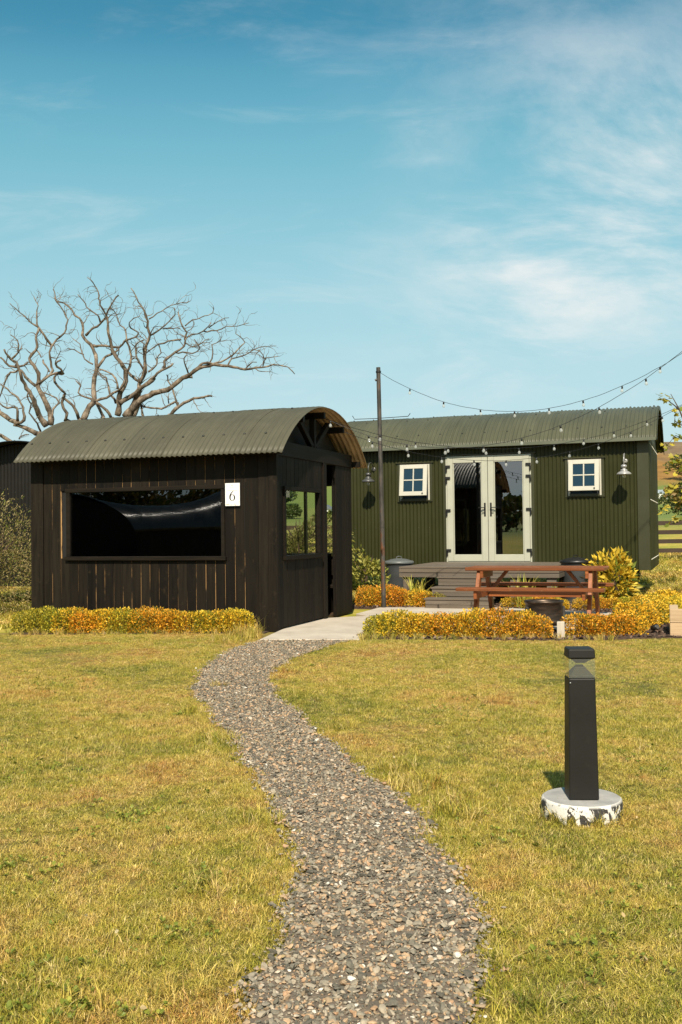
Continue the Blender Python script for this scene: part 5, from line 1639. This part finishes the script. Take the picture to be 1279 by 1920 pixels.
# ------------------------------------------------------------------ maple branches at the right
def maple():
    t = thing('young_maple', 'young maple with yellow green leaves rising behind the wagon at the right edge', 'tree', (7.62, 21.0, 0))
    tr = MB(); tr.smooth = True
    tr.tube([(0, 0, 0), (.05, 0, 1.2), (-.02, 0, 2.4), (-.22, 0, 3.2), (-.45, 0, 3.8), (-.62, 0, 4.12)], [.06, .05, .04, .026, .014, .006], 8)
    ends = []
    r = random.Random(4)
    bl = [((-.02, 0, 2.3), (-.45, .05, 2.55), (-.78, .1, 2.48)), ((.02, 0, 1.6), (-.4, -.1, 1.9), (-.80, -.1, 1.72)), ((-.2, 0, 3.1), (-.5, .1, 3.25), (-.72, .1, 3.0)), ((-.3, 0, 3.4), (-.55, 0, 3.55), (-.52, 0, 3.75)),
          ((-.45, 0, 3.8), (-.7, 0, 4.0), (-.86, 0, 4.03)), ((0, 0, 2.1), (-.35, .1, 2.15), (-.70, .1, 2.1)), ((.03, 0, 1.4), (-.45, 0, 1.45), (-.72, 0, 1.35)), ((-.1, 0, 2.8), (-.4, 0, 2.7), (-.6, 0, 2.75)), ((0, 0, 2.6), (.4, 0, 3.0), (.7, .1, 3.2)), ((0, 0, 1.9), (.5, 0, 2.2), (.9, .1, 2.4)), ((-.2, 0, 3.2), (.2, .1, 3.7), (.4, .1, 4.1))]
    for b in bl:
        tr.tube(b, [.014, .009, .004], 5)
        for k in range(13):
            u = r.uniform(.25, 1.05); p = Vector(b[0]).lerp(Vector(b[1]), u * 2) if u < .5 else Vector(b[1]).lerp(Vector(b[2]), u * 2 - 1)
            ends.append(p + Vector((r.gauss(0, .045), r.gauss(0, .06), r.gauss(0, .05))))
    tr.build('trunk', M['stem'], t)
    V, F, vv, uu = [], [], [], []
    for p in ends:
        s = r.uniform(.065, .11)
        a = Vector((r.gauss(0, 1), r.gauss(0, 1), r.gauss(-.2, .5))).normalized(); n = Vector((r.gauss(0, .6), r.gauss(-.5, .6), 1)).normalized()
        c = a.cross(n).normalized(); b = len(V)
        prof = [(0, -.1), (.35, -.05), (.9, .25), (.55, .4), (.75, .85), (.3, .7), (0, 1.15), (-.3, .7), (-.75, .85), (-.55, .4), (-.9, .25), (-.35, -.05)]
        V += [tuple(p + c * (x * s) + a * (y * s) + n * (abs(x) * s * .25)) for x, y in prof] + [tuple(p + a * s * .4)]
        F += [(b + 12, b + k, b + (k + 1) % 12) for k in range(12)]
        v_, u_ = r.random(), r.random(); vv += [v_] * 13; uu += [u_] * 13
    o = link('crown', np_mesh('crown', V, F, [M['shrub_leaf']], {'v': vv, 'u': uu}), t); o.color = (0.50, 0.42, 0.06, 1)
maple()

# ------------------------------------------------------------------ the bare tree behind the hut
# limbs measured as (x, z) in metres, radii in hundredths of a metre
LIMBS = [
  (17,12,[(-5.6,-0.33),(-5.58,1.31),(-5.55,2.26),(-5.5,2.73)]),
  (11,7,[(-5.55,2.26),(-5.7,2.97),(-5.76,3.68)]),
  (11,6,[(-5.55,2.26),(-5.11,3.08),(-5.0,3.73)]),
  (9,6,[(-5.5,2.73),(-4.7,3.49),(-4.79,3.78)]),
  (10,6,[(-5.53,2.49),(-4.99,3.31),(-4.69,3.78),(-4.46,4.18)]),
  (8,5,[(-5.56,2.14),(-6.0,3.09),(-6.35,3.57)]),
  (9,5,[(-5.56,2.02),(-6.12,2.85),(-6.47,3.51)]),
  (8,5,[(-5.58,1.79),(-6.24,2.86),(-6.7,3.55)]),
  (5,3,[(-5.76,3.32),(-5.9,3.68),(-6.05,3.85)]),
  (5,3,[(-5.64,3.08),(-5.66,3.56),(-5.78,3.87)]),
  (5,4,[(-5.29,3.08),(-5.23,3.67),(-5.25,3.87)]),
  (6,5,[(-4.58,3.31),(-3.99,3.66),(-3.73,3.93)]),
  (5,4,[(-5.29,2.84),(-5.11,3.55),(-5.07,3.88)]),
  (6,1,[(-5.68,3.85),(-5.6,4.06),(-5.45,4.22),(-5.45,4.63),(-5.38,4.98),(-5.4,5.27),(-5.46,5.43),(-5.59,5.57),(-5.7,5.71),(-5.67,5.97),(-5.85,6.16),(-5.99,6.36),(-6.23,6.47),(-6.28,6.55),(-6.32,6.76)]),
  (3.5,1.6,[(-5.38,4.99),(-5.24,5.14),(-5.16,5.24),(-4.95,5.31),(-4.89,5.4)]),
  (3,0.8,[(-5.44,5.46),(-5.3,5.46),(-5.11,5.44),(-4.87,5.43),(-4.73,5.57),(-4.52,5.65),(-4.46,5.76),(-4.62,5.85),(-4.65,5.99),(-4.43,6.12)]),
  (6,0.7,[(-4.93,3.9),(-4.89,4.14),(-4.85,4.43),(-4.74,4.67),(-4.76,4.94),(-4.97,5.27),(-5.08,5.59),(-5.12,5.83),(-5.12,6.08),(-5.24,6.29),(-5.32,6.46),(-5.31,6.59),(-5.39,6.78),(-5.57,7.0)]),
  (2.5,1.2,[(-5.62,5.7),(-5.53,5.78),(-5.29,5.96),(-5.18,6.1),(-5.05,6.37),(-4.88,6.59)]),
  (2,0.8,[(-5.29,5.96),(-5.34,6.11),(-5.58,6.32),(-5.66,6.49),(-5.78,6.62)]),
  (3,0.8,[(-4.74,4.83),(-4.63,5.05),(-4.63,5.32),(-4.7,5.56),(-4.74,5.8),(-4.86,5.94),(-4.94,6.15),(-5.05,6.32)]),
  (6,0.9,[(-4.77,3.89),(-4.55,4.16),(-4.44,4.48),(-4.42,4.67),(-4.31,4.88),(-4.3,5.23),(-4.28,5.47),(-4.19,5.69),(-4.25,5.9),(-4.27,6.12),(-4.4,6.34),(-4.48,6.53),(-4.6,6.73)]),
  (3.2,1.6,[(-4.44,4.67),(-4.58,4.78),(-4.68,4.86),(-4.95,5.21)]),
  (2.5,1,[(-4.31,4.88),(-4.44,5.07),(-4.52,5.37),(-4.5,5.5),(-4.33,5.58)]),
  (5,3.8,[(-4.85,4.19),(-4.61,4.35),(-4.42,4.51),(-4.09,4.72)]),
  (3.2,1.2,[(-5.25,3.87),(-5.33,4.09),(-5.41,4.22),(-5.6,4.33),(-5.81,4.43),(-5.73,4.6),(-5.84,4.68)]),
  (3.5,2.5,[(-5.06,3.88),(-5.17,4.03),(-5.38,4.22)]),
  (3,2,[(-5.49,4.22),(-5.17,4.33),(-4.85,4.51),(-4.74,4.7)]),
  (2.6,1.2,[(-4.96,4.19),(-5.11,4.49),(-5.14,4.68),(-5.33,4.89)]),
  (2.6,1.2,[(-4.93,4.51),(-4.95,4.76),(-5.16,4.89),(-5.33,4.95)]),
  (6,2,[(-6.38,3.75),(-6.43,3.99),(-6.54,4.29),(-6.69,4.59),(-6.64,4.77),(-6.72,4.96),(-6.88,5.21),(-6.72,5.39),(-6.69,5.56),(-6.72,5.72),(-6.66,5.88)]),
  (1.8,0.7,[(-6.66,5.88),(-6.71,6.17),(-6.68,6.39),(-6.76,6.58)]),
  (1.8,0.7,[(-6.66,5.88),(-6.82,5.99),(-6.98,6.15),(-7.17,6.31),(-7.3,6.45)]),
  (2,2.4,[(-6.66,5.88),(-6.47,5.63),(-6.37,5.47)]),
  (3,1,[(-6.72,4.61),(-6.51,4.77),(-6.37,4.93),(-6.42,5.23),(-6.37,5.47),(-6.18,5.68),(-6.04,5.84),(-6.04,6.14),(-6.23,6.41),(-6.31,6.57)]),
  (6,1.8,[(-6.51,3.7),(-6.67,3.97),(-6.83,4.37),(-7.02,4.73),(-7.12,5.02),(-7.25,5.18),(-7.44,5.4)]),
  (2.5,1.6,[(-7.12,5.02),(-7.31,5.05),(-7.52,5.24)]),
  (2.2,1.8,[(-7.12,5.02),(-6.88,5.1)]),
  (2,1.2,[(-7.25,5.21),(-7.12,5.34),(-7.04,5.45)]),
  (1.6,0.8,[(-7.12,5.37),(-7.12,5.59),(-7.28,5.72)]),
  (3,1.2,[(-6.75,4.59),(-6.88,4.72),(-7.07,4.94),(-7.2,4.94),(-7.36,4.81),(-7.42,4.62),(-7.53,4.35)]),
  (5,2.8,[(-6.73,3.54),(-6.99,3.68),(-7.23,3.73)]),
  (4.5,3.5,[(-7.13,3.76),(-7.31,3.84),(-7.53,4.01),(-7.74,4.17),(-7.85,4.44)]),
  (3.2,1.2,[(-7.13,3.76),(-6.99,3.84),(-7.02,4.11),(-7.12,4.32),(-7.28,4.46),(-7.52,4.65)]),
  (2.8,1.4,[(-7.13,3.79),(-7.15,4.11),(-7.37,4.11),(-7.53,4.22)]),
  (2,1.2,[(-6.62,3.59),(-6.75,3.84),(-6.87,4.0),(-6.83,4.19),(-6.92,4.29),(-6.88,4.45)]),
  (2.4,1.2,[(-6.38,3.8),(-6.35,4.07),(-6.21,4.23),(-6.4,4.4),(-6.64,4.45)]),
  (3,1.8,[(-6.06,3.8),(-6.05,3.99),(-6.16,4.23),(-6.08,4.42),(-6.32,4.66),(-6.24,4.85),(-6.13,4.85),(-6.18,4.96),(-6.3,5.07),(-6.17,5.17)]),
  (3.5,2,[(-5.79,3.88),(-5.87,4.09),(-6.08,4.28),(-6.12,4.39)]),
  (4,3.5,[(-7.18,3.25),(-7.32,3.39),(-7.53,3.5),(-7.8,3.61)]),
  (1.4,0.8,[(-7.1,3.41),(-7.05,3.49),(-6.89,3.52)]),
  (1.6,0.7,[(-5.46,5.06),(-5.65,5.19),(-5.75,5.49),(-5.91,5.65)]),
  (1.4,0.7,[(-5.67,5.27),(-5.86,5.38),(-6.02,5.41)]),
  (2.4,1.6,[(-6.18,4.9),(-6.37,4.85),(-6.51,4.75),(-6.72,4.61)]),
  (1.8,1.8,[(-6.58,5.18),(-6.5,5.01),(-6.42,4.91)]),
  (1.4,1.2,[(-6.72,5.39),(-6.58,5.23)]),
  (7,0.7,[(-4.71,3.9),(-4.46,4.2),(-4.29,4.31),(-4.04,4.42),(-3.73,4.53),(-3.48,4.72),(-3.29,4.83),(-3.12,4.94),(-2.79,5.02),(-2.45,4.98),(-2.07,4.91),(-1.68,4.97),(-1.37,4.99),(-1.15,4.95),(-0.98,4.8)]),
  (2.6,0.7,[(-3.12,4.94),(-3.03,5.05),(-2.79,5.04),(-2.62,5.07),(-2.4,5.21),(-2.26,5.34),(-2.09,5.51),(-2.29,5.71)]),
  (1.4,0.8,[(-2.85,5.04),(-2.81,5.27),(-2.81,5.45),(-2.64,5.54),(-2.63,5.61)]),
  (1.6,0.6,[(-2.45,5.0),(-2.4,5.15),(-2.15,5.2),(-1.98,5.28),(-1.78,5.39),(-1.53,5.4)]),
  (1.4,0.9,[(-2.07,4.91),(-2.01,5.02),(-1.84,5.07)]),
  (1.3,0.6,[(-1.68,4.97),(-1.65,5.14),(-1.37,5.19)]),
  (1,0.6,[(-1.65,5.14),(-1.76,5.31),(-2.01,5.34)]),
  (4.5,1.6,[(-4.54,4.31),(-4.45,4.51),(-4.23,4.64),(-4.03,4.86),(-3.84,4.94),(-3.67,5.05)]),
  (2.8,1,[(-3.87,4.94),(-3.88,5.11),(-3.64,5.3),(-3.45,5.44),(-3.42,5.58),(-3.25,5.69),(-3.0,5.77),(-2.83,5.96)]),
  (1.6,0.6,[(-3.0,5.77),(-2.72,5.78),(-2.5,5.87),(-2.25,5.86),(-2.0,5.94)]),
  (1.2,0.6,[(-2.89,5.85),(-2.67,5.99),(-2.44,6.07)]),
  (1.6,0.9,[(-3.64,5.29),(-3.37,5.3),(-3.23,5.28),(-3.1,5.37),(-3.11,5.46),(-3.22,5.6)]),
  (1.2,0.7,[(-3.42,5.52),(-3.31,5.45),(-3.14,5.46),(-2.89,5.6)]),
  (2,1,[(-3.42,5.58),(-3.39,5.75),(-3.49,5.91),(-3.55,6.19)]),
  (1.4,0.7,[(-3.42,5.89),(-3.25,6.02),(-3.0,6.08),(-2.8,6.18),(-2.77,6.31)]),
  (3,1,[(-4.45,4.62),(-4.34,4.87),(-4.31,5.14),(-4.32,5.37),(-4.19,5.67),(-4.25,5.87),(-4.27,6.15),(-4.44,6.37)]),
  (1.8,0.8,[(-4.19,5.7),(-3.92,5.84),(-3.72,6.06),(-3.64,6.14),(-3.66,6.32)]),
  (1.4,0.9,[(-3.92,5.84),(-3.69,5.85),(-3.53,5.83)]),
  (1.4,0.6,[(-4.21,6.06),(-4.02,6.17),(-3.83,6.31),(-3.61,6.38),(-3.27,6.44)]),
  (1.8,1.2,[(-3.5,5.59),(-3.78,5.56),(-4.0,5.47),(-4.28,5.31)]),
  (2,1,[(-4.23,4.89),(-4.06,5.03),(-4.03,5.17),(-3.96,5.31),(-3.99,5.47)]),
  (3.6,1.6,[(-3.72,3.93),(-3.63,4.05),(-3.43,4.17),(-3.24,4.26),(-3.01,4.32),(-2.83,4.31)]),
  (2,1.2,[(-3.57,4.11),(-3.65,4.3),(-3.7,4.5),(-3.79,4.67),(-3.81,4.82)]),
  (2,1.6,[(-3.57,4.19),(-3.79,4.14),(-3.93,4.07),(-4.18,4.07),(-4.37,4.12)]),
  (1.4,0.9,[(-3.79,4.16),(-3.79,4.36)]),
  (2.4,1.6,[(-4.35,3.89),(-4.39,4.03),(-4.39,4.2)]),
  (1.6,1,[(-3.34,4.83),(-3.4,5.02),(-3.45,5.16),(-3.38,5.24)]),
  (1.8,1.4,[(-3.4,4.74),(-3.26,4.74),(-3.3,4.81)]),
]

def bare_tree():
    t = thing('bare_tree', 'large leafless dead tree with twisting limbs rising behind the dark hut', 'tree', (-5.6, 22.0, 0))
    rr = random.Random(21)
    tr = MB(); tr.smooth = True
    twg = MB(); twg.smooth = True
    known = []                                          # (x, z, depth) of everything drawn so far
    O = Vector((-5.6, 22.0, 0))
    def place(x, z, y):                                 # keep the outline when a limb comes nearer or goes back
        k = y / 22.0
        return Vector((x * k, y, 1.3 + (z - 1.3) * k)) - O
    for r0, r1, pts in LIMBS:
        x0, z0 = pts[0]
        best = min(known, key=lambda q: (q[0] - x0) ** 2 + (q[1] - z0) ** 2) if known else None
        y = best[2] if best and (best[0] - x0) ** 2 + (best[1] - z0) ** 2 < .35 ** 2 else 22.0
        slope = rr.uniform(-.45, .45)
        # densify with Catmull-Rom and add small kinks
        P = [pts[0]] + list(pts) + [pts[-1]]
        dense = []
        for i in range(1, len(P) - 2):
            a, b, c, d = P[i - 1], P[i], P[i + 1], P[i + 2]
            n = max(2, int(math.hypot(c[0] - b[0], c[1] - b[1]) / .09))
            for k in range(n):
                s = k / n
                dense.append(tuple(.5 * ((2 * b[j]) + (-a[j] + c[j]) * s + (2 * a[j] - 5 * b[j] + 4 * c[j] - d[j]) * s * s + (-a[j] + 3 * b[j] - 3 * c[j] + d[j]) * s ** 3) for j in (0, 1)))
        dense.append(pts[-1])
        L = 0; out = []; rad = []; ln = [0]
        for a, b in zip(dense[:-1], dense[1:]): ln.append(ln[-1] + math.hypot(b[0] - a[0], b[1] - a[1]))
        tot = ln[-1]
        for (x, z), l in zip(dense, ln):
            yy = y + slope * l + .04 * math.sin(l * 9 + r0)
            f = l / max(tot, 1e-6)
            rpx = r0 + (r1 - r0) * f ** .8
            rm = rpx * .0113 * (1 + .10 * math.sin(l * 23 + r0 * 3) + rr.uniform(-.06, .06))
            jx, jz = rr.gauss(0, .010), rr.gauss(0, .010)
            out.append(place(x + jx, z + jz, yy)); rad.append(max(rm, .0032)); known.append((x, z, yy))
            # side twigs
            if r0 < 8 and f > .12 and f < .93 and rr.random() < (.15 if rpx > 2.4 else .55):
                a = math.atan2(dense[-1][1] - dense[0][1], dense[-1][0] - dense[0][0]) + rr.choice((-1, 1)) * rr.uniform(.5, 1.3)
                q = [place(x, z, yy)]; xx, zz, y3 = x, z, yy
                for _ in range(rr.randint(3, 6)):
                    a += rr.gauss(0, .45); st = rr.uniform(.05, .11); xx += st * math.cos(a); zz += st * math.sin(a); y3 += rr.gauss(0, .05)
                    q.append(place(xx, zz, y3))
                    if rr.random() < .3:
                        a2 = a + rr.choice((-1, 1)) * rr.uniform(.5, 1.0)
                        twg.tube([place(xx, zz, y3), place(xx + .07 * math.cos(a2), zz + .07 * math.sin(a2), y3 + .02), place(xx + .15 * math.cos(a2 + .3), zz + .15 * math.sin(a2 + .3), y3)], [.005, .004, .0025], 4, False)
                w0 = min(.013, max(.006, rad[-1] * .5))
                twg.tube(q, [w0 + (.0022 - w0) * i / (len(q) - 1) for i in range(len(q))], 4, False)
        if r1 < 1.3:                                        # a spray of fine twigs at the tip
            x, z = pts[-1]; a0 = math.atan2(dense[-1][1] - dense[-4][1], dense[-1][0] - dense[-4][0]) if len(dense) > 4 else 1.2
            for _ in range(rr.randint(3, 5)):
                bx, bz = dense[-rr.randint(1, min(7, len(dense)))]
                a = a0 + rr.uniform(-1.0, 1.0); xx, zz, y3 = bx, bz, yy; q = [place(xx, zz, y3)]
                for _k in range(rr.randint(3, 5)):
                    a += rr.gauss(0, .38); st = rr.uniform(.04, .085); xx += st * math.cos(a); zz += st * math.sin(a); y3 += rr.gauss(0, .04)
                    q.append(place(xx, zz, y3))
                twg.tube(q, [.0052 + (.0016 - .0052) * i / (len(q) - 1) for i in range(len(q))], 4, False)
        tr.tube(out, rad, 8 if r0 > 4 else 6)
    tr.build('trunk', M['bark'], t)
    tag(twg.build('twigs', M['bark'], t), kind='stuff')
bare_tree()
